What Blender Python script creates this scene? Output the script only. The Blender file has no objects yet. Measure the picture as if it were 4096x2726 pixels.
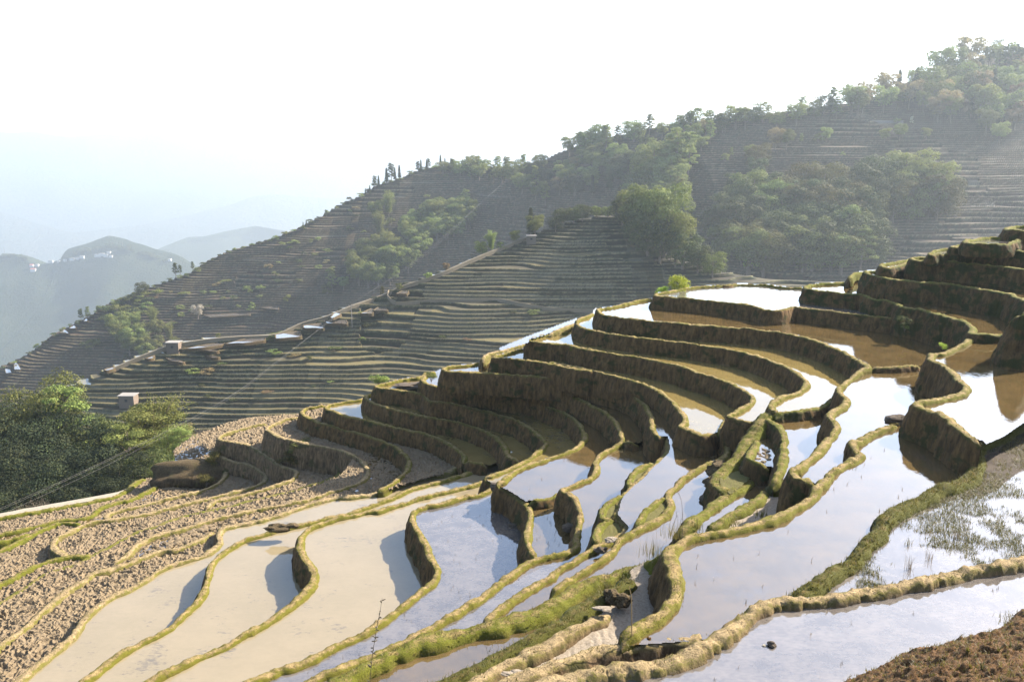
import bpy, math, random, numpy as np
from mathutils import Vector
rng = np.random.default_rng(7); random.seed(7)
scene = bpy.context.scene
COL = scene.collection
R = math.radians
# ------------------------------------------------------------------ camera model
CAMZ = 40.0
F = 3186.0; CU, CV, VH = 2048.0, 1363.0, 640.0
PIT = math.atan((CV - VH) / F)
SP, CP = math.sin(PIT), math.cos(PIT)
SUN_AZ, SUN_EL = 62.0, 36.0            # clockwise from +Y, degrees
HAZE = 1.6e-4

def ray(u, v):
    x = (np.asarray(u, float) - CU) / F; y = -(np.asarray(v, float) - CV) / F
    return x, y * SP + CP, y * CP - SP
def at_h(u, v, h):                      # point h metres below the camera
    x, y, z = ray(u, v); t = h / np.maximum(-z, 1e-4)
    return np.stack([x * t, y * t, CAMZ + z * t], -1)
def at_y(u, v, Y):                      # point Y metres ahead
    x, y, z = ray(u, v); t = Y / y
    return np.stack([x * t, y * t, CAMZ + z * t], -1)
def proj(p):
    p = np.asarray(p, float); q = p - np.array([0, 0, CAMZ])
    d = q[..., 1] * CP - q[..., 2] * SP; up = q[..., 1] * SP + q[..., 2] * CP
    return CU + F * q[..., 0] / d, CV - F * up / d

# ------------------------------------------------------------------ numpy noise
def _h(i, j, k, s):
    n = (i * 374761393 + j * 668265263 + k * 2147483647 // 3 + s * 974634777) & 0xffffffff
    n = ((n ^ (n >> 13)) * 1274126177) & 0xffffffff
    n = ((n ^ (n >> 15)) * 2246822519) & 0xffffffff
    return ((n ^ (n >> 16)) & 0xffff) / 32767.5 - 1.0
def noise(p, scale=1.0, seed=0):
    p = np.asarray(p, float) * scale
    i = np.floor(p).astype(np.int64); f = p - i; f = f * f * (3 - 2 * f)
    r = 0
    for a in (0, 1):
        wa = f[..., 0] if a else 1 - f[..., 0]
        for b in (0, 1):
            wb = f[..., 1] if b else 1 - f[..., 1]
            for c in (0, 1):
                wc = f[..., 2] if c else 1 - f[..., 2]
                r = r + wa * wb * wc * _h(i[..., 0] + a, i[..., 1] + b, i[..., 2] + c, seed)
    return r
def fbm(p, scale=1.0, seed=0, oct=3):
    r = 0; a = 1.0
    for o in range(oct):
        r = r + a * noise(p, scale * 2 ** o, seed + 17 * o); a *= .5
    return r / 1.6

# ------------------------------------------------------------------ mesh helpers
def mesh(name, V, Fq, mats, midx=None, smooth=True, attrs=None):
    me = bpy.data.meshes.new(name)
    V = np.asarray(V, np.float32); Fq = np.asarray(Fq, np.int32)
    n = len(Fq); k = Fq.shape[1]
    me.vertices.add(len(V)); me.vertices.foreach_set('co', V.ravel())
    me.loops.add(n * k); me.loops.foreach_set('vertex_index', Fq.ravel())
    me.polygons.add(n)
    me.polygons.foreach_set('loop_start', np.arange(0, n * k, k, dtype=np.int32))
    if midx is not None: me.polygons.foreach_set('material_index', np.asarray(midx, np.int32))
    me.polygons.foreach_set('use_smooth', np.full(n, smooth, bool))
    for m in (mats if isinstance(mats, (list, tuple)) else [mats]): me.materials.append(m)
    for an, av in (attrs or {}).items():
        at = me.attributes.new(an, 'FLOAT', 'POINT'); at.data.foreach_set('value', np.asarray(av, np.float32))
    me.update(calc_edges=True)
    return me
def link(name, me, parent=None, loc=None):
    o = bpy.data.objects.new(name, me); COL.objects.link(o)
    if parent is not None: o.parent = parent
    if loc is not None: o.location = loc
    return o
def tag(o, label=None, cat=None, group=None, kind=None):
    if label: o['label'] = label
    if cat: o['category'] = cat
    if group: o['group'] = group
    if kind: o['kind'] = kind
    return o
class MB:
    def __init__(s): s.V = []; s.F = []; s.M = []; s.n = 0
    def add(s, V, Fq, m=0):
        V = np.asarray(V, float); Fq = np.asarray(Fq, int)
        if Fq.shape[1] == 3: Fq = np.concatenate([Fq, Fq[:, 2:3]], 1)
        s.V.append(V); s.F.append(Fq + s.n); s.M.append(np.full(len(Fq), m)); s.n += len(V)
    def tube(s, pts, rad, k=6, m=0):
        pts = np.asarray(pts, float); rad = np.broadcast_to(np.asarray(rad, float), (len(pts),))
        t = np.gradient(pts, axis=0); t /= np.linalg.norm(t, axis=1)[:, None] + 1e-9
        ref = np.where(np.abs(t[:, 2:3]) > .9, np.array([[1., 0, 0]]), np.array([[0, 0, 1.]]))
        a = np.cross(t, ref); a /= np.linalg.norm(a, axis=1)[:, None]; b = np.cross(t, a)
        th = np.linspace(0, 2 * np.pi, k, endpoint=False)
        V = pts[:, None] + rad[:, None, None] * (a[:, None] * np.cos(th)[None, :, None] + b[:, None] * np.sin(th)[None, :, None])
        n = len(pts); Fq = []
        for i in range(n - 1):
            for j in range(k):
                Fq.append((i * k + j, i * k + (j + 1) % k, (i + 1) * k + (j + 1) % k, (i + 1) * k + j))
        s.add(V.reshape(-1, 3), Fq, m)
    def box(s, c, d, rz=0, m=0):
        c = np.asarray(c, float); d = np.asarray(d, float) / 2
        V = np.array([[x, y, z] for x in (-1, 1) for y in (-1, 1) for z in (-1, 1)]) * d
        cs, sn = math.cos(rz), math.sin(rz)
        V = np.stack([V[:, 0] * cs - V[:, 1] * sn, V[:, 0] * sn + V[:, 1] * cs, V[:, 2]], 1) + c
        s.add(V, [(0, 1, 3, 2), (4, 6, 7, 5), (0, 4, 5, 1), (2, 3, 7, 6), (0, 2, 6, 4), (1, 5, 7, 3)], m)
    def mesh(s, name, mats, smooth=True):
        V = np.concatenate(s.V); Fq = np.concatenate(s.F); M = np.concatenate(s.M)
        me = bpy.data.meshes.new(name)
        tri = Fq[:, 2] == Fq[:, 3]
        cnt = np.where(tri, 3, 4); start = np.concatenate([[0], np.cumsum(cnt)[:-1]])
        keep = np.ones(Fq.shape, bool); keep[tri, 3] = False
        me.vertices.add(len(V)); me.vertices.foreach_set('co', V.astype(np.float32).ravel())
        me.loops.add(int(cnt.sum())); me.loops.foreach_set('vertex_index', Fq[keep].astype(np.int32))
        me.polygons.add(len(Fq)); me.polygons.foreach_set('loop_start', start.astype(np.int32))
        me.polygons.foreach_set('material_index', M.astype(np.int32))
        me.polygons.foreach_set('use_smooth', np.full(len(Fq), smooth, bool))
        for m in (mats if isinstance(mats, (list, tuple)) else [mats]): me.materials.append(m)
        me.update(calc_edges=True)
        return me

# ------------------------------------------------------------------ materials
class NT:
    def __init__(s, name):
        s.m = bpy.data.materials.new(name); s.m.use_nodes = True
        s.t = s.m.node_tree; s.t.nodes.clear()
        s.out = s.n('ShaderNodeOutputMaterial')
    def n(s, ty, **kw):
        nd = s.t.nodes.new(ty)
        for k, v in kw.items(): setattr(nd, k, v)
        return nd
    def l(s, a, b): s.t.links.new(a, b)
    def noise(s, scale, detail=4, rough=.6, co=None, dist=0.0):
        nd = s.n('ShaderNodeTexNoise'); nd.inputs['Scale'].default_value = scale
        nd.inputs['Detail'].default_value = detail; nd.inputs['Roughness'].default_value = rough
        nd.inputs['Distortion'].default_value = dist
        s.l(co if co is not None else s.pos(), nd.inputs['Vector']); return nd.outputs['Fac']
    def pos(s):
        if not hasattr(s, '_g'): s._g = s.n('ShaderNodeNewGeometry')
        return s._g.outputs['Position']
    def scaled(s, x, y, z):
        mp = s.n('ShaderNodeMapping'); mp.inputs['Scale'].default_value = (x, y, z)
        s.l(s.pos(), mp.inputs['Vector']); return mp.outputs['Vector']
    def ramp(s, fac, stops):
        r = s.n('ShaderNodeValToRGB'); e = r.color_ramp.elements
        while len(e) < len(stops): e.new(.5)
        for el, (p, c) in zip(e, stops):
            el.position = p; el.color = (*c, 1) if len(c) == 3 else c
        s.l(fac, r.inputs['Fac']); return r.outputs['Color']
    def mix(s, fac, a, b, mode='MIX'):
        nd = s.n('ShaderNodeMix', data_type='RGBA', blend_type=mode)
        for sock, v in ((nd.inputs[0], fac), (nd.inputs[6], a), (nd.inputs[7], b)):
            if isinstance(v, (int, float)): sock.default_value = v
            elif isinstance(v, tuple): sock.default_value = (*v, 1)
            else: s.l(v, sock)
        return nd.outputs[2]
    def math(s, op, a, b=0.0, clamp=False):
        nd = s.n('ShaderNodeMath', operation=op, use_clamp=clamp)
        for sock, v in zip(nd.inputs, (a, b)):
            if isinstance(v, (int, float)): sock.default_value = v
            else: s.l(v, sock)
        return nd.outputs[0]
    def attr(s, name):
        nd = s.n('ShaderNodeAttribute', attribute_name=name); return nd.outputs['Fac']
    def bump(s, h, strength=.5, dist=.05):
        nd = s.n('ShaderNodeBump'); nd.inputs['Strength'].default_value = strength
        nd.inputs['Distance'].default_value = dist; s.l(h, nd.inputs['Height']); return nd.outputs['Normal']
    def bsdf(s, col, rough=.9, spec=.3, normal=None, ior=None):
        b = s.n('ShaderNodeBsdfPrincipled')
        for sock, v in ((b.inputs['Base Color'], col), (b.inputs['Roughness'], rough)):
            if isinstance(v, (int, float)): sock.default_value = v
            elif isinstance(v, tuple): sock.default_value = (*v, 1)
            else: s.l(v, sock)
        b.inputs['Specular IOR Level'].default_value = spec
        if ior: b.inputs['IOR'].default_value = ior
        if normal is not None: s.l(normal, b.inputs['Normal'])
        return b
    def done(s, sh): s.l(sh, s.out.inputs['Surface']); return s.m

def mat_bank(name, top, grass, wall, moss, gamt=.5, mossamt=.5):
    t = NT(name)
    w = t.attr('wall')
    ed = t.attr('edge'); n1 = t.noise(2.6, 5, .7); n2 = t.noise(8.0, 6, .78); n3 = t.noise(26, 4, .75)
    c_top = t.mix(t.ramp(t.math('ADD', t.math('MULTIPLY', n2, .5), t.math('MULTIPLY', n3, .5)), [(.42, (0, 0, 0)), (.58, (1, 1, 1))]), tuple(x * .30 for x in top), tuple(x * 1.2 for x in top))
    gm = t.ramp(t.math('ADD', t.math('ADD', t.math('MULTIPLY', n1, .45), t.math('MULTIPLY', n3, .45)), t.math('MULTIPLY', ed, .13)), [(.52 - gamt * .11, (0, 0, 0)), (.60 - gamt * .11, (1, 1, 1))])
    c_g = t.mix(n3, tuple(x * .55 for x in grass), tuple(x * 1.3 for x in grass))
    c1 = t.mix(gm, c_top, c_g)
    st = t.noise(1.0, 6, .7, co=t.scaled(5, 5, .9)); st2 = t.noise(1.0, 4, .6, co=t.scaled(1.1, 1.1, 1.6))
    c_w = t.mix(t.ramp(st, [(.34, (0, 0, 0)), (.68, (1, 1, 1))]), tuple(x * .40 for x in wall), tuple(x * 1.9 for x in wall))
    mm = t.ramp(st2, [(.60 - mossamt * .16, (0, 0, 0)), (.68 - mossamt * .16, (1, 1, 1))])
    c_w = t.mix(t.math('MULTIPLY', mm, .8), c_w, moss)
    col = t.mix(w, c1, c_w)  # wall faces: darker soil and moss, with their backlit shade painted in too
    hgt = t.math('ADD', t.math('ADD', t.math('MULTIPLY', n2, .6), t.math('MULTIPLY', n3, .3)), t.math('MULTIPLY', t.math('MULTIPLY', st, w), 1.3))
    b = t.bsdf(col, .95, .15, t.bump(hgt, 1.0, .10))
    return t.done(b.outputs[0])
M = {}
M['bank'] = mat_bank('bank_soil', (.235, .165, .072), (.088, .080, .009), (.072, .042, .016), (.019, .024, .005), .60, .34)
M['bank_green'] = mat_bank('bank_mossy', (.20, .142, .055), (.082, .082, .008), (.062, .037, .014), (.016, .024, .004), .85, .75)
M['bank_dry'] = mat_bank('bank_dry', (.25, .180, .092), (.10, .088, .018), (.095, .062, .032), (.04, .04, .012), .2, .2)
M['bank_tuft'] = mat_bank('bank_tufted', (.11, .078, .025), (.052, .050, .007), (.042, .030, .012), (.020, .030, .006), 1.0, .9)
M['clod'] = mat_bank('clod_soil', (.09, .063, .032), (.06, .055, .012), (.045, .030, .014), (.03, .03, .01), .25, .3)

def mat_blade(name, c1, c2):
    t = NT(name)
    oi = t.noise(6.0, 3, .7)
    col = t.mix(t.ramp(oi, [(.35, (0, 0, 0)), (.65, (1, 1, 1))]), c1, c2)
    b = t.bsdf(col, .6, .4)
    tr = t.n('ShaderNodeBsdfTranslucent'); t.l(col, tr.inputs['Color'])
    mx = t.n('ShaderNodeMixShader'); mx.inputs[0].default_value = .4
    t.l(b.outputs[0], mx.inputs[1]); t.l(tr.outputs[0], mx.inputs[2])
    return t.done(mx.outputs[0])
M['blade'] = mat_blade('grass_blade', (.068, .064, .008), (.15, .11, .036))
M['blade_g'] = mat_blade('fresh_grass_blade', (.050, .056, .007), (.115, .09, .022))
M['stem'] = mat_blade('dead_stem', (.05, .04, .03), (.12, .09, .05))

def mat_water(name, base, base2, sc=.6, rough=.03, ripple=.02, ior=1.33, spec=.5, spots=.55):
    t = NT(name)
    a = t.noise(sc, 6, .65, co=t.scaled(1, 1.6, 1)); b_ = t.noise(sc * 9, 4, .7, co=t.scaled(1, 1.8, 1))
    f = t.ramp(t.math('ADD', t.math('MULTIPLY', a, .6), t.math('MULTIPLY', b_, .4)), [(.42, (0, 0, 0)), (.60, (1, 1, 1))])
    col = t.mix(f, base2, base)
    sp = t.ramp(t.math('ADD', t.math('MULTIPLY', t.noise(.5, 3, .6), .5), t.math('MULTIPLY', t.noise(3.2, 5, .75, co=t.scaled(1, 2.2, 1)), .5)), [(.57, (0, 0, 0)), (.64, (1, 1, 1))])
    col = t.mix(t.math('MULTIPLY', sp, spots), col, (.05, .045, .045))
    rp = t.math('ADD', t.noise(3.0, 3, .6, co=t.scaled(1, .45, 1)), t.math('MULTIPLY', t.noise(14.0, 2, .6, co=t.scaled(1, .5, 1)), .3))
    b = t.bsdf(col, rough, spec, t.bump(rp, ripple, .1), ior)
    return t.done(b.outputs[0])
M['w_clear'] = mat_water('pond_water_clear', (.080, .052, .020), (.050, .034, .014), .7, .015, .03, 2.1)
M['w_blue'] = mat_water('pond_water_grey', (.105, .088, .072), (.060, .052, .046), .7, .02, .035, 2.0)
M['w_turbid'] = mat_water('pond_water_beige', (.172, .135, .080), (.155, .123, .072), .35, .03, .015, 1.55)
M['w_olive'] = mat_water('pond_water_olive', (.135, .100, .036), (.110, .078, .026), .5, .02, .02, 1.55)

def mat_soil(name, c1, c2, c3, sc=3.0, bump=.6, rough=.95):
    t = NT(name)
    a = t.noise(sc, 6, .7); b_ = t.noise(sc * 7, 4, .75)
    col = t.mix(a, c1, c2); col = t.mix(t.ramp(b_, [(.45, (0, 0, 0)), (.62, (1, 1, 1))]), col, c3)
    b = t.bsdf(col, rough, .2, t.bump(t.math('ADD', a, b_), bump, .06))
    return t.done(b.outputs[0])
M['field'] = mat_soil('ploughed_clods', (.066, .046, .026), (.195, .143, .083), (.125, .092, .054))
M['mud'] = mat_soil('drying_mud', (.165, .132, .095), (.225, .185, .135), (.135, .105, .072), 2.0, .6, .85)
M['brown_soil'] = mat_soil('red_brown_soil', (.075, .036, .011), (.15, .080, .028), (.035, .017, .006), 5.0, .9)
M['ground'] = mat_soil('slope_soil', (.07, .05, .026), (.10, .07, .036), (.04, .045, .015), 1.2, .5)
M['sand'] = mat_soil('pale_sand', (.19, .165, .12), (.26, .225, .17), (.15, .13, .10), 4, .3)
M['rock'] = mat_soil('grey_rock', (.07, .052, .036), (.13, .10, .07), (.045, .034, .024), 6, .9)

M['path'] = mat_soil('trodden_path', (.13, .10, .065), (.20, .16, .11), (.10, .085, .05), 1.5, .3)
M['concrete'] = mat_soil('weathered_concrete', (.26, .25, .22), (.34, .32, .29), (.22, .20, .17), 1.5, .2)
M['grassy'] = mat_soil('grassy_earth', (.05, .055, .010), (.10, .09, .02), (.075, .055, .022), 3.0, .8)
# ------------------------------------------------------------------ traced layout (letters are photo tiles)
TILE = {'A': (0, 1900, 1.96), 'B': (1100, 1900, 1.96), 'C': (2000, 1900, 1.96), 'D': (2896, 1900, 1.96),
        'E': (500, 1450, 1.96), 'F': (1500, 1250, 1.96), 'G': (2400, 1400, 1.96), 'H': (2896, 900, 1.96),
        'K': (3300, 1300, 1.96), 'J': (2200, 1050, 2.6133), 'L': (3400, 850, 2.6135), 'M': (0, 1950, 2.6133),
        'N': (3300, 1950, 2.02)}
def parse(s, h0):
    pts = []; t = None; h = h0
    for tok in s.split():
        if tok in TILE: t = TILE[tok]; continue
        if '@' in tok: tok, hh = tok.split('@'); h = float(hh)
        x, y = map(float, tok.split(','))
        pts.append((t[0] + x / t[2], t[1] + y / t[2], h))
    return pts
# name, pond depth h, path (uphill on the left of travel), width, outer drop, material, grass, label
D = 'bank'; G_ = 'bank_green'; Y_ = 'bank_dry'; T_ = 'bank_tuft'
BANKS = [
 ('X6', 4.9, 'L 1900,140 1830,142 1720,143 1660,158 1640,172 1690,180 1819,187 1950,195', .5, .8, G_, 0, 'small mossy terrace wall at the top right corner of the ridge, highest of all'),
 ('X5', 5.5, 'L 1640,265 1600,262 1480,258 1340,268 1240,288 1210,305 1260,318 1400,324 1560,330 1640,328 1720,305 1790,262 1870,225', .5, .7, G_, 0, 'mossy rim round the small white pond just below the topmost wall'),
 ('X4', 6.0, 'L 1260,345 1200,341 1120,344 1075,355 1090,362 1200,355 1400,366 1600,382 1819,400 2000,415', .5, 1.6, G_, 0, 'straight green topped wall third from the top of the ridge at right'),
 ('X3b', 6.45, 'L 1065,375 960,380 880,398 838,425 835,440 900,434 1000,430 1050,405', .4, .6, G_, 0, 'tiny curved rim round a white pool left of the third wall from the top'),
 ('X3', 6.95, 'L 1010,460 900,464 700,464 640,474 655,486 850,498 1100,515 1400,543 1600,560 1819,590 2000,612', .5, 1.6, G_, 0, 'tall stained earth wall with dark green patches and water streaks, fourth from the top at right'),
 ('X2b', 7.55, 'L 640,485 560,498 400,528 335,538 318,556 400,577 470,562 560,540 600,510', .4, .7, G_, 0, 'green rim round the reed pool at the left tip of the tall stained wall'),
 ('X2', 8.15, 'L 320,618 200,605 165,615 190,635 260,652 400,682 520,702 700,716 900,730 1100,742 1300,780 1500,820 1690,850 1819,915 2000,1010', .5, 1.8, G_, 0, 'long tall wall with black moss spots above the brown strip pond at right'),
 ('X1b', 8.9, 'L 165,612 60,628 12,655 0,690', .4, .9, G_, 0, 'short stub of bank at the left foot of the black spotted wall'),
 ('X1', 9.5, 'H 990,445 850,453 700,463 640,478 648,498 720,507 900,530 1100,552 1160,575 1250,590 1350,610 1410,640 1550,658 1700,700 1850,740 1930,778 1958,810 1950,840 2050,855 2130,860 2210,850', .5, 2.2, G_, 0, 'high bulging earth wall with bushes growing on it under the brown pond at right'),
 ('XE', 8.6, 'H 2140,1000@9.7 2160,950@9.3 2195,880@8.8 2240,800@8.15 2290,730@7.6 2352,690@7.25 2450,650 2600,640', .5, 3.0, G_, 0, 'steep dark bank bulging in from the right edge above the white pond'),
 ('P3', 9.8, 'H 1960,870 1900,915 1800,968 1720,1000 1640,1012 1622,1040 1700,1085 1800,1155 1850,1220 1903,1262 1885,1300 1800,1330 1650,1362 1545,1388 K 720,610 735,635 830,665 950,715 1020,770 1100,850 1170,885 1235,905', 0.45, 1.9, D, 20, 'S shaped terrace wall with two dark hollows left of the bright pond at right'),
 ('C1', 10.4, 'H 640,490 540,487 450,484 340,468 240,464 100,462 0,472 J 1900,232 1600,247 1400,270 1200,308 1110,322 1098,338 1180,350 1300,360 1600,385 1900,420 2150,455 H 100,607 200,625 280,645 350,665 450,665 500,650 540,640 600,645 800,668 1100,705 1280,722 1380,730', 0.4, 1.5, D, 0, 'dark wall and thin rim round the wide white pond on the ridge in the middle'),
 ('C2', 11.25, 'J 1085,368 1000,385 880,405 760,435 620,465 520,480 497,500 520,525 600,550 800,580 1100,610 1500,640 1800,665 2100,690 2352,718 H 600,872 800,930 950,1000 1080,1070 1140,1108 1050,1150@11.3 1000,1200@11.4 940,1240 900,1290 920,1330 970,1370 930,1420 850,1460 835,1500 G 1845,565 1860,600 1830,650 1760,740 1660,840 1560,920 1505,950 1560,990 1630,1020 1685,1042', 0.45, 1.6, D, 8, 'second curved wall from the top of the bowl, running on as a wavy rim to the grassy corner'),
 ('XT1', 11.25, 'H 1130,1112 1300,1112 1450,1103 1555,1097', .35, .5, D, 0, 'thin straight cross bank between the brown pond and the bright pond at right'),
 ('C3', 12.2, 'J 450,520 400,560 340,575 300,590 280,620 300,650 360,685 500,715 700,750 900,780 1200,810 1500,845 1800,890 2000,930 2200,985 H 400,1078 520,1125 600,1180 650,1230 640,1260 580,1310 450,1345 390,1385 375,1420 395,1450 425,1462 G 1400,490', 0.42, 1.6, D, 8, 'third curved wall of the bowl, the one with the sharp hairpin at its right end'),
 ('XT2', 12.2, 'G 1385,505 1400,492 1550,477 1650,463 1730,448 1800,400 1860,330 1890,290', .4, .5, G_, 0, 'thin cross bank running from the hairpin to a grassy knob on the wavy rim'),
 ('C3b', 12.5, 'G 1400,490 1340,515 1322,540 1400,590 1440,660 1445,740 1435,850 1405,960 1350,1050', 0.5, 1.3, G_, 10, 'upright mossy bank with small notches left of the narrow white pond'),
 ('C4z', 12.9, 'F 1600,70 1500,110 1420,142 1360,160', .45, .8, Y_, 0, 'short dry rim on the skyline beside the tiny pool left of the third curved wall'),
 ('C4', 13.1, 'F 1535,150 1450,152 1370,160 1290,185 1205,210 1300,232 1500,248 1700,290 J 200,865 400,905 800,965 1100,1020 1400,1095 1700,1190 1900,1260 2050,1340 2120,1420 2090,1480 1950,1550 G 1080,480 1020,512 1090,540 1180,558 1280,525', 0.42, 1.5, D, 8, 'fourth curved wall of the bowl with streaked pale earth and a square cut lower end'),
 ('GB', 12.6, 'G 1350,470@12.3 1285,535@12.5 1220,640@12.9 1150,730@13.2 1090,820@13.4 1020,900@13.5 955,960@13.6 940,1050@13.7 1000,1115@13.6', 0.85, 1.6, G_, 90, 'steep grassy bank falling between the ponds in the middle, with dark clods at its foot'),
 ('H1', 13.0, 'G 1240,690 1205,780 1165,850 1250,893 1335,908', 0.5, .9, G_, 50, 'grassy bank closing the small triangular pool full of clods'),
 ('R', 13.7, 'G 1215,940 1170,1010 1080,1085 900,1210 750,1320 640,1435', 0.68, 1.4, G_, 80, 'broad bright green bank leading down from the triangular pool to the reeds'),
 ('R2', 12.9, 'G 1310,1085 1260,1150 1180,1205 1050,1280 920,1360 850,1405', 0.58, 1.0, G_, 60, 'brown and green bank beside the pale mud hollow in the middle'),
 ('C5z', 14.5, 'F 1195,235 1000,290 880,322 840,370', .5, .8, Y_, 0, 'dry pale outer rim on the skyline above the fifth curved wall'),
 ('C5', 14.15, 'F 1200,278 1120,290 1020,318 950,333 932,345 1100,360 1300,385 1500,425 1700,455 J 0,1040 400,1110 580,1160 800,1210 1000,1270 1200,1380 1330,1500 G 660,510 668,560 632,592 680,612 800,660 880,655@14.3 925,640@14.6 975,700 1005,770 965,840 850,880 700,970 600,1060 550,1110 545,1160 560,1200 540,1250 450,1320 300,1400 180,1460 C 850,620 700,720 550,810 430,900 400,935', 0.45, 1.5, D, 25, 'fifth curved wall of the bowl, running on as the rim that ends at the long mossy mound'),
 ('XT4', 14.15, 'G 925,640 960,592 1000,530 1030,515', .4, .6, D, 0, 'little steep spur bank joining the fourth and fifth curved walls'),
 ('C6', 15.1, 'F 900,372 780,400 650,413 560,423 530,438 600,455 900,472 1200,492 1400,515 1500,520 1700,552 1900,600 2050,668 2130,740 2172,830 2182,920 2220,963 G 470,672@15.2 520,672@15.4 538,720 540,790 480,860 400,930 340,1000 240,1080 170,1160 150,1230 140,1290 180,1340 220,1393 C 900,490 780,550 650,620 560,670 450,730 400,790 300,840 150,930 60,990 B 1760,1040 1690,1110 1635,1165', 0.45, 1.4, D, 25, 'sixth curved wall of the bowl, with two clod covered knobs along its wavy lower half'),
 ('C7', 16.2, 'F 1195,572 1300,590 1500,640 1700,720 1820,790 1900,870 1930,960 1935,1000@16.3 1860,1060@16.5 1770,1110 1735,1160 1740,1220 1700,1280 1600,1330 1500,1365 1465,1390 1540,1430 1590,1500 C 625,294 615,400 600,480 605,560 560,590 400,625 290,650 200,690 100,770 0,840 B 1660,925 1500,1020 1350,1110 1200,1200 1000,1310 800,1400 600,1470 350,1568 200,1640', 0.45, 1.4, D, 25, 'seventh curved wall, turning into the rim right of the small four cornered pond'),
 ('XT6', 16.2, 'F 1940,995 2000,1012 2070,1015', .3, .5, D, 0, 'very thin cross bank at the foot of the sixth curved wall'),
 ('XU7', 17.3, 'F 1200,1470 1300,1460 1400,1437 1465,1395', .35, .5, G_, 8, 'thin dark cross bank along the top of the small four cornered pond'),
 ('C7c', 16.8, 'B 2290,682 2140,705 2000,765 1860,845 1760,890 1600,965', 0.5, .6, G_, 25, 'short green bank in the narrow wet strip below the four cornered pond'),
 ('C8', 17.3, 'F 480,455 400,490 378,520 430,562 520,585 640,600 800,615 1000,645 1200,680 1350,730 1500,790 1600,870 1645,960 1610,1030 1500,1090 1350,1140 1200,1190 1080,1250 1000,1320 970,1350@17.4 1040,1390@17.6 1120,1440 1185,1490 1215,1568 B 2000,350 1980,430 1985,520 2015,600 2045,645', 0.48, 1.5, D, 25, 'eighth curved wall, ending in the thick mossy wall with the big dark corner'),
 ('C9', 18.2, 'F 400,460 370,500 250,512 80,550 8,572 130,595 300,622 390,642 425,685@18.3 600,710 800,755 1050,820 1180,880 1280,950 1335,1010 1320,1060 1250,1110 1120,1190 1000,1240 900,1275 872,1310@18.5 925,1345@18.7 B 1690,105 1620,145 1500,165 1300,220 1150,255 1080,300 1090,370 1140,460 1190,560 1230,660 1275,740 1258,810 1180,880 1080,960 950,1060 800,1170 650,1260 450,1350 200,1470 0,1540 -150,1600', 0.5, 1.5, D, 25, 'ninth curved wall, whose lower half is the tall S bend between beige water and the blue pond'),
 ('C10', 19.3, 'E 1950,240 1885,262 1915,290 1980,320 2100,360 2250,395 F 400,810 600,845 800,900 940,970 1010,1040 1040,1110 1100,1145 1150,1160', .5, 1.3, D, 8, 'tenth curved wall, the short one that ends at a straight cross bank'),
 ('E1', 19.8, 'F 925,1325 860,1325 780,1345 600,1392 400,1435 200,1495 0,1552 B 784,275 600,310 450,345 330,385 250,430 205,480 200,560 240,660 290,720 305,790 285,860 220,930 120,1020 0,1110 A 2000,1200 1800,1310 1600,1400 1400,1490 1220,1580 1100,1640', 0.52, 1.4, D, 25, 'long rim with an S bend between the two beige ponds in the lower left'),
 ('C11', 20.3, 'E 1890,262 1860,285 1700,310 1600,330 1572,347 1620,372 1720,410 1900,450 2100,500 F 392,947 550,1010 650,1070 705,1125 690,1162', .5, 1.2, D, 8, 'eleventh curved wall, above the ploughed field with neat rows of clods'),
 ('XT10', 20.3, 'F 695,1155 760,1168 880,1190', .4, .8, D, 0, 'short dark cross bank at the right tip of the ploughed field'),
 ('E2', 20.9, 'F 985,1160 900,1192 750,1245 560,1305 400,1345 250,1390 100,1460 0,1497 E 1800,1165 1600,1210 1400,1262 1290,1285 1200,1305 1100,1335 950,1380 850,1430 750,1500 A 1670,678 1640,750 1620,830 1600,900 1560,970 1480,1050 1400,1130 1300,1210 1100,1310 900,1420 750,1540 640,1620', 0.52, 1.3, D, 25, 'long rim of the leftmost beige pond, with a broken grey clod near its bend'),
 ('E3', 21.7, 'F 700,1165@21.1 640,1203@21.3 560,1245@21.5 400,1292@21.7 200,1350 0,1412 E 1800,1043 1640,1055 1400,1120 1200,1190 1030,1238 850,1270 760,1300 735,1350 742,1400 700,1450 620,1500 500,1545 A 1380,686 1250,740 1150,810 1000,890 850,960 720,1060 640,1150 580,1240 450,1360 300,1480 160,1590 80,1660', .6, 1.0, Y_, 20, 'dry rim between the ploughed fields and the leftmost beige pond'),
 ('C12', 21.3, 'E 1575,325 1480,342 1405,358 1388,385 1440,430 1550,470 1700,512 1960,588 2120,658 2212,740 2225,800 2180,870 2080,950 1975,1000', .5, 1.6, D, 8, 'twelfth curved wall, pale and tall at its left end, round the ploughed field'),
 ('C13', 22.3, 'E 1375,418 1250,440 1150,485 1112,512 1180,560 1300,600 1480,640 1650,670 1780,715 1880,790 1905,850 1860,920 1700,985 1550,1030 1400,1075 1200,1115 1000,1150 850,1185 M 2352,295 2200,335 2000,400 1850,440 1650,490 1500,550 1420,600 1350,680 1250,745 1150,800', .5, 2.2, Y_, 8, 'thirteenth curved wall with bushes on its face, running down to the muddy pool'),
 ('La', 22.1, 'M 2235,435 2100,535 1950,595 1850,635 1700,650 1500,720 1300,800 1130,850 950,890 900,950 750,1030 600,1150 450,1280 300,1420 100,1568 -20,1660', 0.55, .9, Y_, 15, 'pale dry bank below the muddy pool in the lower left'),
 ('C14b', 23.9, 'E 1705,850 1660,890 1600,912 1400,980 1150,1045 900,1105 650,1165 M 1950,290 1800,340 1620,410 1450,460 1250,560 1100,640 980,700 850,770 700,830 500,890 400,950 250,1060 100,1150 -60,1250', .6, .9, G_, 10, 'long low green bank through the ploughed fields, above the muddy pool'),
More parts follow.
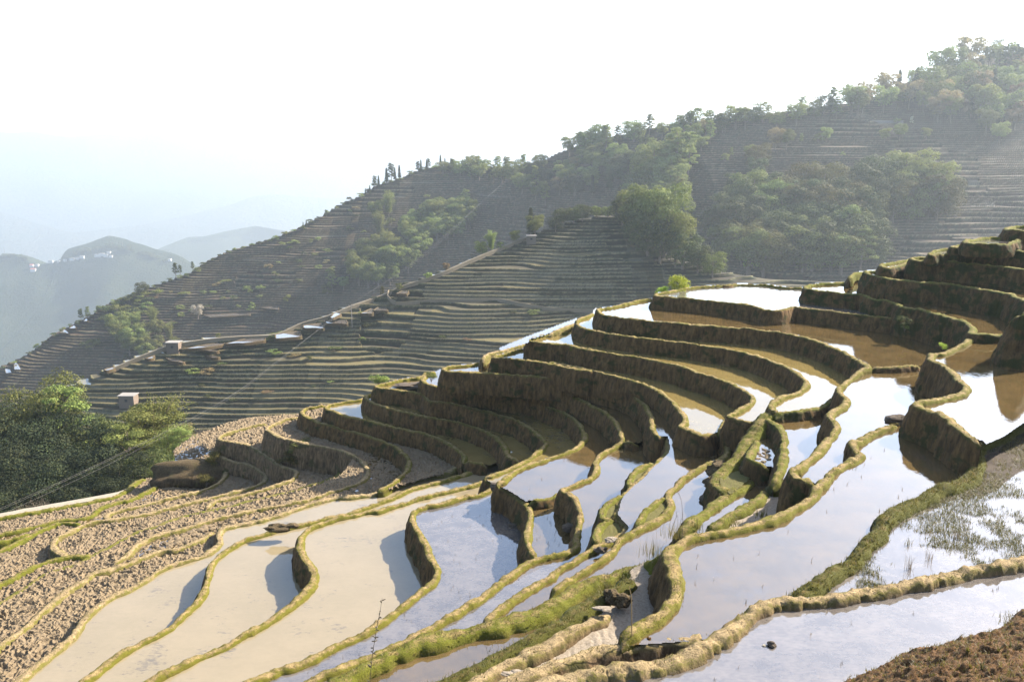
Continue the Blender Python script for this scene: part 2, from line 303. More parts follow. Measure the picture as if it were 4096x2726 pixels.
 ('C14', 24.2, 'E 1115,470 1000,492 850,532 745,573 733,592 870,620 960,642 1030,672 1130,740 1200,795 1300,825 1345,855 1325,900 1200,950 1000,1010 800,1060 700,1082 650,1120 625,1150', .5, 1.6, Y_, 0, 'curved rim round the leftmost high field on the skyline, with a bushy wall below'),
 ('C15b', 24.7, 'M 980,700 850,712 720,717 550,750 400,800 200,900 0,1000 -80,1040', .6, .7, G_, 10, 'low green bank running to the left edge below the loop shaped rim'),
 ('C15', 25.5, 'E 660,690 700,695 740,728 850,770 950,790 1050,832 1107,880 1080,930 980,975 850,1010 700,1045 M 1500,268 1350,295 1200,320 1000,350 850,390 700,470 600,520 550,570 570,620 640,680 710,715', .6, 1.0, Y_, 8, 'long rim ending in a pale rounded loop in the fields at far left'),
 ('C16b', 26.0, 'M 850,385 750,365 600,370 450,430 300,500 150,580 0,645 -80,670', .6, .8, G_, 8, 'green edged bank from the dark notch to the left edge'),
 ('C16c', 26.4, 'M 330,470 200,510 0,560 -80,575', .5, .6, G_, 6, 'short green bank at the left edge under the outermost rims'),
 ('C16', 26.5, 'E 745,765 788,810 792,860 770,905 700,955 560,1005 400,1043 200,1095 M 1306,218 1200,245 1120,278 1105,300 1180,312', .6, .9, Y_, 8, 'rim of the ploughed field below the earth mound at left'),
 ('C17', 27.4, 'E 400,805 340,845 278,885 272,940 200,990 100,1040 0,1085 M 1306,135 1150,175 1020,230 930,300 800,322 600,340 400,392 200,440 0,480 -80,495', .6, .9, G_, 10, 'green rim left of the pool with floating clods below the mound'),
 ('R0', 28.0, 'E 170,900 90,930 20,990 M 1180,95 1050,120 800,170 600,205 400,240 200,275 0,310 -80,325', .6, 1.0, G_, 8, 'outermost green rim of the fields at left with the dark trees beyond'),
 ('D6', 11.0, 'G 2335,580 2250,600 2150,642 2050,695 1990,738 2010,780 2050,810 2000,850 1890,900 1800,980 1720,1060 1660,1140 1550,1220 1400,1300 1200,1360 1000,1405 850,1430 700,1470 580,1540 C 1325,595 1340,680 1372,780 1385,870 1362,960 1300,1050 1220,1120 1100,1190 1000,1265 950,1310', 0.48, 2.2, D, 60, 'long curving rim of the large bright pond, with the deep dark hollow beside it'),
 ('D2', 10.85, 'K 1640,730 1560,762 1500,800 1400,870 1320,905 1250,935 1190,975 1172,1030 1185,1110 1175,1170 1100,1220 1000,1260 900,1290 800,1350 700,1400 600,1440 520,1490 D 1270,350 1230,430 1150,520 1080,600 1000,680 880,760 780,830 690,890 600,950 540,985', 0.62, .6, T_, 240, 'bushy green bank between the large bright pond and the pond full of grass'),
 ('D0', 10.55, 'D 2480,625 2352,660 2200,700 2000,722 1850,748 1700,782 1500,832 1300,872 1100,908 900,938 700,962 500,967 380,985 280,1025 180,1095 60,1185 C 1706,1255 1650,1305 1500,1385 1300,1445 1100,1490 900,1530 700,1565 500,1600 300,1640', 0.5, .8, Y_, 25, 'thick crumbling clay bank across the foreground with fork marks on its near side'),
 ('D0b', 11.2, 'C 150,1590 400,1492 600,1420 720,1358 900,1338 1100,1322 1300,1307 1500,1292 1690,1275', 0.48, .7, Y_, 15, 'dry mud bank branching left from the thick clay bank over a strip of grey mud'),
 ('NN', 13.2, 'C 1310,600@11.4 1240,650@11.9 1150,690@12.5 1060,722@13.0 980,755@13.2 800,805 620,880 520,950 420,1000 300,1070 150,1112 0,1150 B 1600,1195 1400,1240 1200,1290 1100,1325 950,1380 800,1450 650,1530 560,1590 480,1650', 0.78, 1.5, G_, 110, 'thick mossy mound of a bank running from the grassy corner to the bottom left of centre'),
 ('OO', 12.1, 'C 1020,780 980,860 850,950 720,1015 600,1085 520,1150 400,1205 250,1285 100,1375 -50,1445 B 1660,1485 1500,1560 1400,1610', 0.62, .9, T_, 150, 'fresh green grass bank between the long narrow pond and the dry mud bank'),
 ('Oi', 12.0, 'C 870,1040 760,1105 600,1205 400,1310 200,1405 0,1500 B 1700,1530 1600,1590', 0.52, .5, Y_, 10, 'dry tan mud bank alongside the green grass bank at bottom centre'),
 ('N1', 15.35, 'C 985,150 900,180 835,230 800,290 810,335 905,335', .4, 1.6, G_, 60, 'upper grassy knob bulging left from the wavy lower half of the sixth wall'),
 ('N2', 15.4, 'C 915,338 820,370 765,430 760,500 800,545', .45, 1.5, G_, 60, 'lower grassy knob bulging left from the wavy lower half of the sixth wall'),
 ('N3', 14.6, 'C 1335,170 1260,185 1185,240 1115,310 1085,365 1105,400', .4, 1.4, G_, 60, 'elongated grassy knob bulging from the rim beside the tall reed stems'),
 ('N4', 15.4, 'G 440,882 340,905 275,945 245,1000 240,1085', .4, 1.4, G_, 50, 'small grassy knob on the rim above the two larger ones'),
]
# seeds: tile point, depth, material key, kind (w water / f clods / m mud)
SEEDS = [
 ('L', 1760, 160, 4.9, 'w_blue', 'w'), ('L', 1450, 295, 5.5, 'w_blue', 'w'), ('L', 1700, 350, 6.0, 'w_clear', 'w'), ('L', 990, 405, 6.45, 'w_blue', 'w'),
 ('L', 1600, 500, 6.95, 'w_clear', 'w'), ('L', 480, 545, 7.55, 'w_clear', 'w'), ('L', 1300, 700, 8.15, 'w_clear', 'w'), ('L', 1300, 1000, 9.5, 'w_clear', 'w'),
 ('H', 200, 550, 10.4, 'w_blue', 'w'), ('H', 2000, 1200, 9.8, 'w_clear', 'w'), ('H', 1300, 1000, 11.25, 'w_clear', 'w'), ('H', 1300, 1300, 11.4, 'w_clear', 'w'),
 ('H', 600, 1100, 12.2, 'w_olive', 'w'), ('G', 1550, 650, 12.5, 'w_clear', 'w'), ('G', 800, 130, 13.1, 'w_olive', 'w'), ('G', 700, 350, 14.15, 'w_olive', 'w'),
 ('G', 1020, 700, 14.6, 'w_clear', 'w'), ('G', 1270, 800, 13.0, 'w_clear', 'w'), ('G', 1150, 1150, 13.7, 'w_clear', 'w'), ('G', 1300, 1230, 12.95, 'mud', 'm'),
 ('G', 500, 480, 15.1, 'w_clear', 'w'), ('G', 650, 800, 15.4, 'w_clear', 'w'), ('G', 200, 500, 16.2, 'w_clear', 'w'), ('G', 200, 850, 16.5, 'w_clear', 'w'),
 ('F', 1600, 800, 17.3, 'w_clear', 'w'), ('F', 1350, 1520, 17.6, 'w_clear', 'w'), ('F', 1300, 900, 18.3, 'w_olive', 'w'), ('B', 1500, 500, 18.7, 'w_blue', 'w'),
 ('F', 700, 800, 19.3, 'w_olive', 'w'), ('B', 700, 700, 19.8, 'w_turbid', 'w'), ('F', 400, 890, 20.3, 'w_olive', 'w'), ('F', 800, 1300, 20.9, 'w_turbid', 'w'),
 ('A', 2000, 800, 20.9, 'w_turbid', 'w'), ('A', 1000, 1200, 21.7, 'w_turbid', 'w'), ('F', 350, 1120, 21.3, 'field', 'f'), ('E', 1860, 850, 22.3, 'field', 'f'),
 ('M', 1900, 500, 22.3, 'field', 'fw'), ('E', 2050, 850, 22.3, 'field', 'fw'), ('E', 1300, 560, 22.3, 'field', 'f'), ('M', 1300, 950, 22.1, 'field', 'f'), ('E', 1730, 940, 23.9, 'field', 'f'), ('E', 1450, 900, 24.2, 'field', 'f'),
 ('E', 1150, 850, 25.5, 'field', 'f'), ('E', 880, 880, 26.5, 'field', 'f'), ('E', 380, 940, 27.4, 'field', 'fw'), ('M', 300, 330, 28.0, 'field', 'f'),
 ('M', 900, 550, 25.4, 'field', 'f'), ('M', 300, 900, 24.7, 'field', 'f'), ('M', 200, 700, 26.0, 'field', 'f'), ('M', 200, 1250, 22.3, 'field', 'f'),
 ('K', 600, 1150, 11.0, 'w_clear', 'w'), ('D', 1800, 450, 10.85, 'w_blue', 'w'), ('D', 1000, 1200, 10.6, 'w_blue', 'w'), ('C', 1000, 1430, 11.4, 'mud', 'm'),
 ('C', 800, 1220, 12.1, 'mud', 'm'), ('C', 600, 980, 13.3, 'w_clear', 'w'), ('C', 900, 700, 14.6, 'w_clear', 'w'), ('C', 300, 880, 15.4, 'w_clear', 'w'), ('C', 500, 760, 15.4, 'w_clear', 'w'), ('B', 1700, 1000, 16.5, 'w_blue', 'w'),
 ('B', 2150, 690, 16.8, 'w_blue', 'w'), ('B', 1800, 1420, 13.3, 'w_blue', 'w'), ('C', 1100, 1000, 12.1, 'mud', 'm'),
 ('E', 900, 560, 24.2, 'field', 'f'), ('E', 900, 720, 25.5, 'field', 'f'), ('E', 1400, 530, 22.3, 'field', 'f'), ('E', 1480, 400, 21.3, 'field', 'f'),
 ('F', 650, 1240, 21.5, 'w_clear', 'w'), ('F', 1450, 125, 12.9, 'w_clear', 'w'), ('F', 280, 560, 18.2, 'w_clear', 'w'), ('M', 2300, 240, 23.0, 'field', 'f'), ('M', 1100, 420, 25.0, 'field', 'f'),
 ('C', 880, 265, 15.35, 'grassy', 'm'), ('C', 850, 440, 15.4, 'grassy', 'm'), ('C', 1230, 270, 14.6, 'grassy', 'm'), ('G', 300, 985, 15.4, 'grassy', 'm'), ('G', 1080, 930, 13.5, 'grassy', 'm'),
]
# ------------------------------------------------------------------ splines and image-cell regions
def catmull(P_, step):
    P_ = np.asarray(P_, float)
    Q = np.concatenate([2 * P_[:1] - P_[1:2], P_, 2 * P_[-1:] - P_[-2:-1]])
    out = []
    for i in range(1, len(Q) - 2):
        p0, p1, p2, p3 = Q[i - 1:i + 3]
        a = .5
        d1 = max(np.linalg.norm(p1 - p0), 1e-6) ** a; d2 = max(np.linalg.norm(p2 - p1), 1e-6) ** a; d3 = max(np.linalg.norm(p3 - p2), 1e-6) ** a
        m1 = (p1 - p0) / d1 - (p2 - p0) / (d1 + d2) + (p2 - p1) / d2
        m2 = (p2 - p1) / d2 - (p3 - p1) / (d2 + d3) + (p3 - p2) / d3
        m1 *= d2; m2 *= d2
        n = max(2, int(np.linalg.norm(p2 - p1) / step))
        t = np.linspace(0, 1, n, endpoint=False)[:, None]
        out.append((2 * t**3 - 3 * t**2 + 1) * p1 + (t**3 - 2 * t**2 + t) * m1 + (-2 * t**3 + 3 * t**2) * p2 + (t**3 - t**2) * m2)
    out.append(Q[-2:-1])
    return np.concatenate(out)
CELL = 4.0; U0, V0, U1, V1 = -240, 840, 4336, 2780
NX, NY = int((U1 - U0) / CELL), int((V1 - V0) / CELL)
SKYL = [(-260, 2105), (0, 2062), (250, 2015), (480, 1950), (560, 1880), (690, 1800), (760, 1745), (900, 1690), (1000, 1668), (1195, 1655), (1215, 1622), (1290, 1600),
        (1440, 1578), (1490, 1535), (1690, 1492), (1700, 1475), (1930, 1425), (1945, 1412), (2090, 1352), (2290, 1278), (2330, 1262), (2390, 1228), (2600, 1186), (2625, 1168),
        (2760, 1138), (2980, 1122), (3210, 1136), (3330, 1122), (3405, 1084), (3450, 1080), (3540, 1052), (3640, 1030), (3700, 1006), (3740, 990), (3800, 982), (3860, 955), (3900, 945), (4020, 942), (4030, 905), (4100, 895), (4350, 890)]
CLOSERS = ['F 970,1350 925,1342 872,1310', 'E 1000,1140 1000,1262', 'E 1962,583 1858,778', 'G 1350,1050 1420,1020 1505,950', 'G 1310,1085 1350,1050', 'H 1350,738 1420,700', 'C 620,590 590,560']
def bank_points(b):
    uv = np.array(parse(b[2], b[1]))
    for e, n in ((0, 1), (-1, -2)):
        u, v, h = uv[e]
        if u < 12 or u > 4084 or v > 2690:
            d = uv[e, :2] - uv[n, :2]; d /= np.linalg.norm(d)
            q = np.array([[u + d[0] * 620, v + d[1] * 620, h]])
            uv = np.concatenate([q, uv]) if e == 0 else np.concatenate([uv, q])
    return uv
def build_regions():
    wall = np.zeros((NY, NX), bool)
    splines = {}
    def draw(x, y):
        for k in range(len(x) - 1):
            n = int(max(abs(x[k + 1] - x[k]), abs(y[k + 1] - y[k])) * 2) + 2
            xs = np.linspace(x[k], x[k + 1], n).astype(int); ys = np.linspace(y[k], y[k + 1], n).astype(int)
            ok = (xs >= 0) & (xs < NX - 1) & (ys >= 0) & (ys < NY - 1)
            wall[ys[ok], xs[ok]] = True; wall[ys[ok], xs[ok] + 1] = True
    cells = {}
    for b in BANKS:
        uv = bank_points(b)
        S = catmull(np.stack([uv[:, 0], uv[:, 1], uv[:, 2] * 30], 1), 3.0); S[:, 2] /= 30
        splines[b[0]] = S
        x = (S[:, 0] - U0) / CELL; y = (S[:, 1] - V0) / CELL
        draw(x, y); cells[b[0]] = np.stack([x, y], 1)
    sk = np.array(SKYL, float); skx = (sk[:, 0] - U0) / CELL; sky_ = (sk[:, 1] - V0) / CELL
    draw(skx, sky_)
    for c_ in CLOSERS:
        q_ = np.array(parse(c_, 0)); draw((q_[:, 0] - U0) / CELL, (q_[:, 1] - V0) / CELL)
    sd = catmull(np.stack([skx, sky_], 1), 1.0)
    for b in BANKS:
        c = cells[b[0]]
        oth = np.concatenate([v for k, v in cells.items() if k != b[0]] + [sd])
        for e, n in ((0, min(6, len(c) - 1)), (-1, -min(7, len(c)))):
            p_ = c[e]; d = p_ - c[n]; d = d / (np.linalg.norm(d) + 1e-6)
            if not (4 < p_[0] < NX - 4 and p_[1] < NY - 4): continue
            q = oth - p_; L = np.linalg.norm(q, axis=1) + 1e-6
            cosv = (q @ d) / L
            sc_ = L * (1.6 - .6 * cosv); sc_[cosv < -.3] *= 2
            k = int(np.argmin(sc_))
            if L[k] < 44: draw(np.array([p_[0], oth[k, 0]]), np.array([p_[1], oth[k, 1]]))
            else: print('open end', b[0], e, L[k])
    wall[-1] = wall[:, -1] = True
    lab = np.full((NY, NX), -1, np.int32); lab[wall] = -2
    free = ~wall
    for si, (tl, x, y, h, mk, kd) in enumerate(SEEDS):
        o = TILE[tl]; u = o[0] + x / o[2]; v = o[1] + y / o[2]
        cx, cy = int((u - U0) / CELL), int((v - V0) / CELL)
        cx = min(max(cx, 0), NX - 1); cy = min(max(cy, 0), NY - 1)
        if lab[cy, cx] != -1:
            print('SEED', si, (tl, x, y), 'hits', lab[cy, cx]); continue
        stack = [(cy, cx)]
        while stack:
            r, c = stack.pop()
            if lab[r, c] != -1: continue
            a = c
            while a > 0 and lab[r, a - 1] == -1: a -= 1
            b = c
            while b < NX - 1 and lab[r, b + 1] == -1: b += 1
            lab[r, a:b + 1] = si
            for rr in (r - 1, r + 1):
                if 0 <= rr < NY:
                    seg = lab[rr, a:b + 1] == -1
                    if seg.any():
                        idx = np.flatnonzero(seg); st = idx[np.concatenate([[True], np.diff(idx) > 1])]
                        for s_ in st: stack.append((rr, a + s_))
    return splines, lab
# ------------------------------------------------------------------ near hillside: banks, pond sheets, soil
SPL, LAB = build_regions()
BANK3 = {}
all_bank_pts = []
def resample(S, step):
    d = np.concatenate([[0], np.cumsum(np.linalg.norm(np.diff(S, axis=0), axis=1))])
    n = max(3, int(d[-1] / step)); t = np.linspace(0, d[-1], n)
    return np.stack([np.interp(t, d, S[:, k]) for k in range(S.shape[1])], 1)
STEP = .085
def build_bank(b):
    name, h0, path, w, drop, mk, gd, label = b
    S = SPL[name]
    S = S[::2] if len(S) > 40 else S
    p3 = at_h(S[:, 0], S[:, 1], S[:, 2] - .15)
    p3 = resample(p3, STEP)
    if len(p3) > 9:                      # gentle smoothing
        for _ in range(3): p3[1:-1] = (p3[:-2] + 2 * p3[1:-1] + p3[2:]) / 4
    n = len(p3)
    t = np.gradient(p3[:, :2], axis=0); t /= np.linalg.norm(t, axis=1)[:, None] + 1e-9
    for _ in range(6): t[1:-1] = (t[:-2] + t[1:-1] + t[2:]) / 3
    t /= np.linalg.norm(t, axis=1)[:, None] + 1e-9
    nrm = np.stack([t[:, 1], -t[:, 0]], 1)          # outer side = right of travel
    ss = np.arange(n) * STEP; wig = .05 * noise(np.stack([ss, ss * 0 + 7, ss * 0 + h0], 1), 1.6, 13) + .03 * noise(np.stack([ss, ss * 0 + 7, ss * 0 + h0], 1), 4.2, 14)
    p3[:, :2] += nrm * wig[:, None]
    BANK3[name] = (p3, nrm, drop)
    hw = w / 2 * (.86 if w <= .6 else .92)
    s = np.arange(n) * STEP
    wob = 1 + .30 * noise(np.stack([s, s * 0, s * 0 + h0], 1), .9, 3) + .18 * noise(np.stack([s, s * 0, s * 0 + h0], 1), 3.1, 5)
    top = .05 * noise(np.stack([s, s * 0 + 3, s * 0 + h0], 1), 1.1, 9) + .03 * noise(np.stack([s, s * 0 + 3, s * 0 + h0], 1), 4.0, 10)
    hi = .16 if mk != 'bank_tuft' else .22
    prof = [(-1.35, -.45, 0), (-1.15, -.22, 0), (-1.0, -.04, .3), (-.80, hi * .62, 0), (-.52, hi * .98, 0), (0, hi * 1.06, 0), (.52, hi * .98, 0.0), (.82, hi * .72, .6), (1.0, hi * .2, 1)]
    bat = .16
    kw = max(4, int(drop / .17))
    for i in range(1, kw + 1):
        z = drop * i / kw
        prof.append((1.0 + bat * z / hw + .10 / hw * math.sin(min(1, i / kw) * 3.1), -.02 - z, 1))
    prof = np.array(prof); m = len(prof)
    if name in ('D0', 'Oi'): prof[:4, 2] = (1, 1, .9, .35)
    wallside = prof[:, 0] > 1.0
    off = np.where(wallside[None, :], hw * (wob[:, None] - 1) + hw * prof[None, :, 0], hw * prof[None, :, 0] * wob[:, None])
    zz = -.0 + prof[None, :, 1] - .0 + top[:, None] * (prof[None, :, 1] > -.1)
    V = np.empty((n, m, 3))
    V[..., :2] = p3[:, None, :2] + nrm[:, None] * off[..., None]
    V[..., 2] = p3[:, None, 2] - .15 + zz
    # lumpy mud: displace along a mix of the outward direction and up
    q = V.reshape(-1, 3)
    n1 = fbm(q, 2.6, 21, 3).reshape(n, m); n2 = noise(q, 9.0, 31).reshape(n, m)
    amp = np.where(prof[:, 1] < -.3, .10, .045)[None, :] * (1.6 if mk == 'bank_dry' and name in ('D0', 'D0b', 'Oi') else 1.0)
    wsg = np.where(prof[:, 0] > .9, 1.0, np.where(prof[:, 0] < -.9, -.6, 0.0))[None, :]
    V[..., :2] += nrm[:, None] * (amp * n1 * wsg + .045 * n2 * wsg)[..., None]
    V[..., 2] += (amp * n1 + (.075 if name == 'D0' else .042) * n2) * (1 - np.abs(wsg) * .7)
    n3 = noise(q, 21.0, 41).reshape(n, m)
    V[..., 2] += .022 * n3 * (np.abs(wsg) < .5)
    V[..., :2] += nrm[:, None] * (.02 * n3 * wsg)[..., None]
    if name == 'D0':                                  # fork marks on the near side
        tooth = (np.abs((s * 3.4 + 1.1 * noise(np.stack([s, s, s], 1), .9, 2)) % 1 - .5) * 2)[:, None]
        tooth = tooth + .35 * noise(q, 1.4, 55).reshape(n, m) + .25
        near = np.exp(-((prof[None, :, 0] + .8) / .45) ** 2)
        V[..., 2] -= .13 * near * np.clip((.5 - tooth) * 3, 0, 1)
        V[..., :2] += nrm[:, None] * (.09 * near * np.clip((.5 - tooth) * 3, 0, 1))[..., None]
    # taper the ends down
    e = np.minimum(1, np.minimum(s, s[-1] - s) / .35)[:, None]
    V[..., 2] -= (1 - e) * .22 * (prof[None, :, 1] > -.3)
    ec = np.sqrt(np.clip(e, .02, 1))
    V[..., :2] = p3[:, None, :2] + (V[..., :2] - p3[:, None, :2]) * ec[..., None]
    idx = np.arange(n * m).reshape(n, m)
    Fq = np.stack([idx[:-1, :-1], idx[:-1, 1:], idx[1:, 1:], idx[1:, :-1]], -1).reshape(-1, 4)
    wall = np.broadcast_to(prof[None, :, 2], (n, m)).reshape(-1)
    Vf = V.reshape(-1, 3); mid = np.zeros(len(Fq), int)
    # grass blades rooted on the bank (gd per metre)
    # extra fuzz on every bank: short blades; scaled with distance
    dist = np.linalg.norm(p3 - [0, 0, CAMZ], axis=1).mean()
    dens = max(gd, 70 if dist < 30 else 45 if dist < 50 else 22) if dist < 75 else 0
    nb = int(dens * s[-1])
    if nb > 0:
        i = rng.integers(0, n, nb); j0 = rng.uniform(-1.05, 1.1, nb)
        base = np.empty((nb, 3)); base[:, :2] = p3[i, :2] + nrm[i] * (hw * j0 * wob[i])[:, None]
        base[:, 2] = p3[i, 2] - .15 + hi * np.clip(1.15 - np.abs(j0) ** 2.2 * 1.1, -.1, 1) + top[i] - .02
        keep = noise(base, .8, 77) + .5 * noise(base, 2.3, 78) > (-.5 if gd > 60 else -.15)
        base = base[keep]; nb = len(base)
        L = rng.uniform(.04, .12, nb) * (1.3 if mk == 'bank_tuft' else 1.0 if gd > 60 else .75); a = rng.uniform(0, 2 * np.pi, nb)
        lean = rng.uniform(.1, .9, nb)
        side = np.stack([np.cos(a), np.sin(a), a * 0], 1) * rng.uniform(.008, .018, nb)[:, None]
        tip = base + np.stack([-np.sin(a) * lean * L, np.cos(a) * lean * L, L], 1)
        T = np.stack([base - side, base + side, tip, tip], 1).reshape(-1, 3)
        fb = np.arange(nb * 4).reshape(nb, 4)
    mb = MB(); mb.add(Vf, Fq, 0)
    mats = [M[mk]]
    edge = np.broadcast_to(np.clip((np.abs(prof[None, :, 0]) - .35) * 2.2, 0, 1), (n, m)).reshape(-1)
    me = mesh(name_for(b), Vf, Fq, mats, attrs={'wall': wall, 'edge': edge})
    if nb > 0:
        # append the blades as triangles
        g = MB(); g.add(T, np.stack([fb[:, 0], fb[:, 1], fb[:, 2]], 1), 0)
        gm = g.mesh('grass', [M['blade_g'] if mk in ('bank_tuft',) else M['blade']], False)
    o = link(name_for(b), me)
    tag(o, label, 'terrace wall' if drop >= 1.2 else 'earth bank', 'terrace banks of the near hillside')
    if nb > 0:
        go = link('grass', gm, o); go['kind'] = 'stuff'
    all_bank_pts.append(np.concatenate([p3[::6], np.full((len(p3[::6]), 1), drop)], 1))
    return o
def name_for(b): return 'terrace_wall' if b[4] >= 1.2 else 'earth_bank'
for b in BANKS: build_bank(b)
ABP = np.concatenate(all_bank_pts)

# pond and field sheets straight from the labelled regions, laid at their real level
def sheet(si):
    tl, x, y, h, mk, kd = SEEDS[si]
    mk0 = LAB == si
    if mk0.sum() < 12: return
    g = mk0.copy()
    wl = LAB == -2
    for dy, dx in ((0, 1), (0, -1), (1, 0), (-1, 0)):
        g |= np.roll(np.roll(mk0, dy, 0), dx, 1) & wl
    r, c = np.nonzero(g)
    u = U0 + c * CELL; v = V0 + r * CELL
    zoff = (si % 7) * .002
    if kd in ('w', 'fw'):
        # one strip of quads per image row run, cut every 24 cells
        V = []; Fq = []; k = 0
        for row in np.unique(r):
            cs = c[r == row]; brk = np.flatnonzero(np.diff(cs) > 1)
            st = np.concatenate([[0], brk + 1]); en = np.concatenate([brk, [len(cs) - 1]])
            for a, b_ in zip(st, en):
                V += [(cs[a], row), (cs[b_] + 1, row), (cs[b_] + 1, row + 1), (cs[a], row + 1)]
                Fq.append((k + 3, k + 2, k + 1, k)); k += 4
        V = np.array(V, float)
        W = at_h(U0 + V[:, 0] * CELL, V0 + V[:, 1] * CELL, h); W[:, 2] += zoff
        o = link('pond_water', mesh('pond_water', W, Fq, M[mk] if kd == 'w' else M['w_clear'], smooth=False)); tag(o, kind='structure')
        if kd == 'fw': o.location.z = -.075
    if kd != 'w':
        cell = {}
        n = len(r); ids = -np.ones((NY + 1, NX + 1), int)
        cnr = np.zeros((NY + 1, NX + 1), bool)
        for dy in (0, 1):
            for dx in (0, 1): cnr[r + dy, c + dx] = True
        rr, cc = np.nonzero(cnr); ids[rr, cc] = np.arange(len(rr))
        W = at_h(U0 + cc * CELL, V0 + rr * CELL, h)
        Fq = np.stack([ids[r + 1, c], ids[r + 1, c + 1], ids[r, c + 1], ids[r, c]], 1)
        # subdivide once for crisper clods
        nV = len(W)
        if kd != 'm':
            E = np.concatenate([Fq[:, [0, 1]], Fq[:, [1, 2]], Fq[:, [2, 3]], Fq[:, [3, 0]]]); E.sort(1)
            uq, inv = np.unique(E, axis=0, return_inverse=True); inv = inv.reshape(4, -1)
            mid = (W[uq[:, 0]] + W[uq[:, 1]]) / 2; cen = W[Fq].mean(1)
            W = np.concatenate([W, mid, cen]); m_ = inv + nV; ce = nV + len(uq) + np.arange(len(Fq))
            Fq = np.concatenate([np.stack([Fq[:, 0], m_[0], ce, m_[3]], 1), np.stack([m_[0], Fq[:, 1], m_[1], ce], 1),
                                 np.stack([ce, m_[1], Fq[:, 2], m_[2]], 1), np.stack([m_[3], ce, m_[2], Fq[:, 3]], 1)])
            q = W * [1, 1, 0]; q = q + .12 * np.stack([noise(q, 1.5, 4), noise(q, 1.5, 5), q[:, 0] * 0], 1)
            cl = 1 - 1.6 * np.abs(noise(q * [1, 1.15, 1], 3.9, 6)); cl2 = np.abs(noise(q, 8.5, 8)); big = noise(q, .35, 9)
            W[:, 2] += .13 * cl * (.6 + .6 * np.abs(noise(q, .8, 12))) + .10 * cl2 - .12 + .05 * big + zoff
        else:
            q = W * [1, 1, 0]
            W[:, 2] += .04 * noise(q, 1.2, 6) + .03 * np.abs(noise(q, 5, 8)) + zoff
        nm = 'mud_flat' if kd == 'm' else 'ploughed_field'
        o = link(nm, mesh(nm, W, Fq, M[mk], smooth=kd == 'm')); tag(o, kind='structure')
for si in range(len(SEEDS)): sheet(si)

# soil under everything: lower envelope of the terrace feet on a 1 m grid
gx = np.arange(-75, 80, 1.0); gy = np.arange(8, 112, 1.0)
GX, GY = np.meshgrid(gx, gy)
# the camera side slope is included through a few fixed points
CAMPTS = np.array([(x, y, CAMZ - 8.2 - .05 * abs(x - 8), .6) for x in np.arange(-12, 40, 2.0) for y in (9.0,)])
pts = np.concatenate([ABP, CAMPTS])
Z = np.empty(GX.shape); DM = np.empty(GX.shape)
for i in range(GX.shape[0]):
    d2 = (GX[i][:, None] - pts[None, :, 0]) ** 2 + (GY[i][:, None] - pts[None, :, 1]) ** 2
    k = np.argsort(d2, 1)[:, :3]
    zb = pts[k, 2] - pts[k, 3] - .55
    Z[i] = zb.min(1); DM[i] = np.sqrt(np.take_along_axis(d2, k[:, :1], 1)[:, 0])
Z -= .8 + .55 * np.maximum(0, DM - 2.0)
for _ in range(2): Z[1:-1, 1:-1] = np.minimum(Z[1:-1, 1:-1], (Z[:-2, 1:-1] + Z[2:, 1:-1] + Z[1:-1, :-2] + Z[1:-1, 2:]) / 4)
# never above a pond sheet or poking into view: clamp against each sheet by projecting into the label image
pu, pv = proj(np.stack([GX, GY, Z], -1))
Z += 0
idx = np.arange(GX.size).reshape(GX.shape)
Fq = np.stack([idx[:-1, :-1], idx[:-1, 1:], idx[1:, 1:], idx[1:, :-1]], -1).reshape(-1, 4)
o = link('hillside_ground', mesh('hillside_ground', np.stack([GX, GY, Z], -1).reshape(-1, 3), Fq, M['ground'])); tag(o, kind='structure')
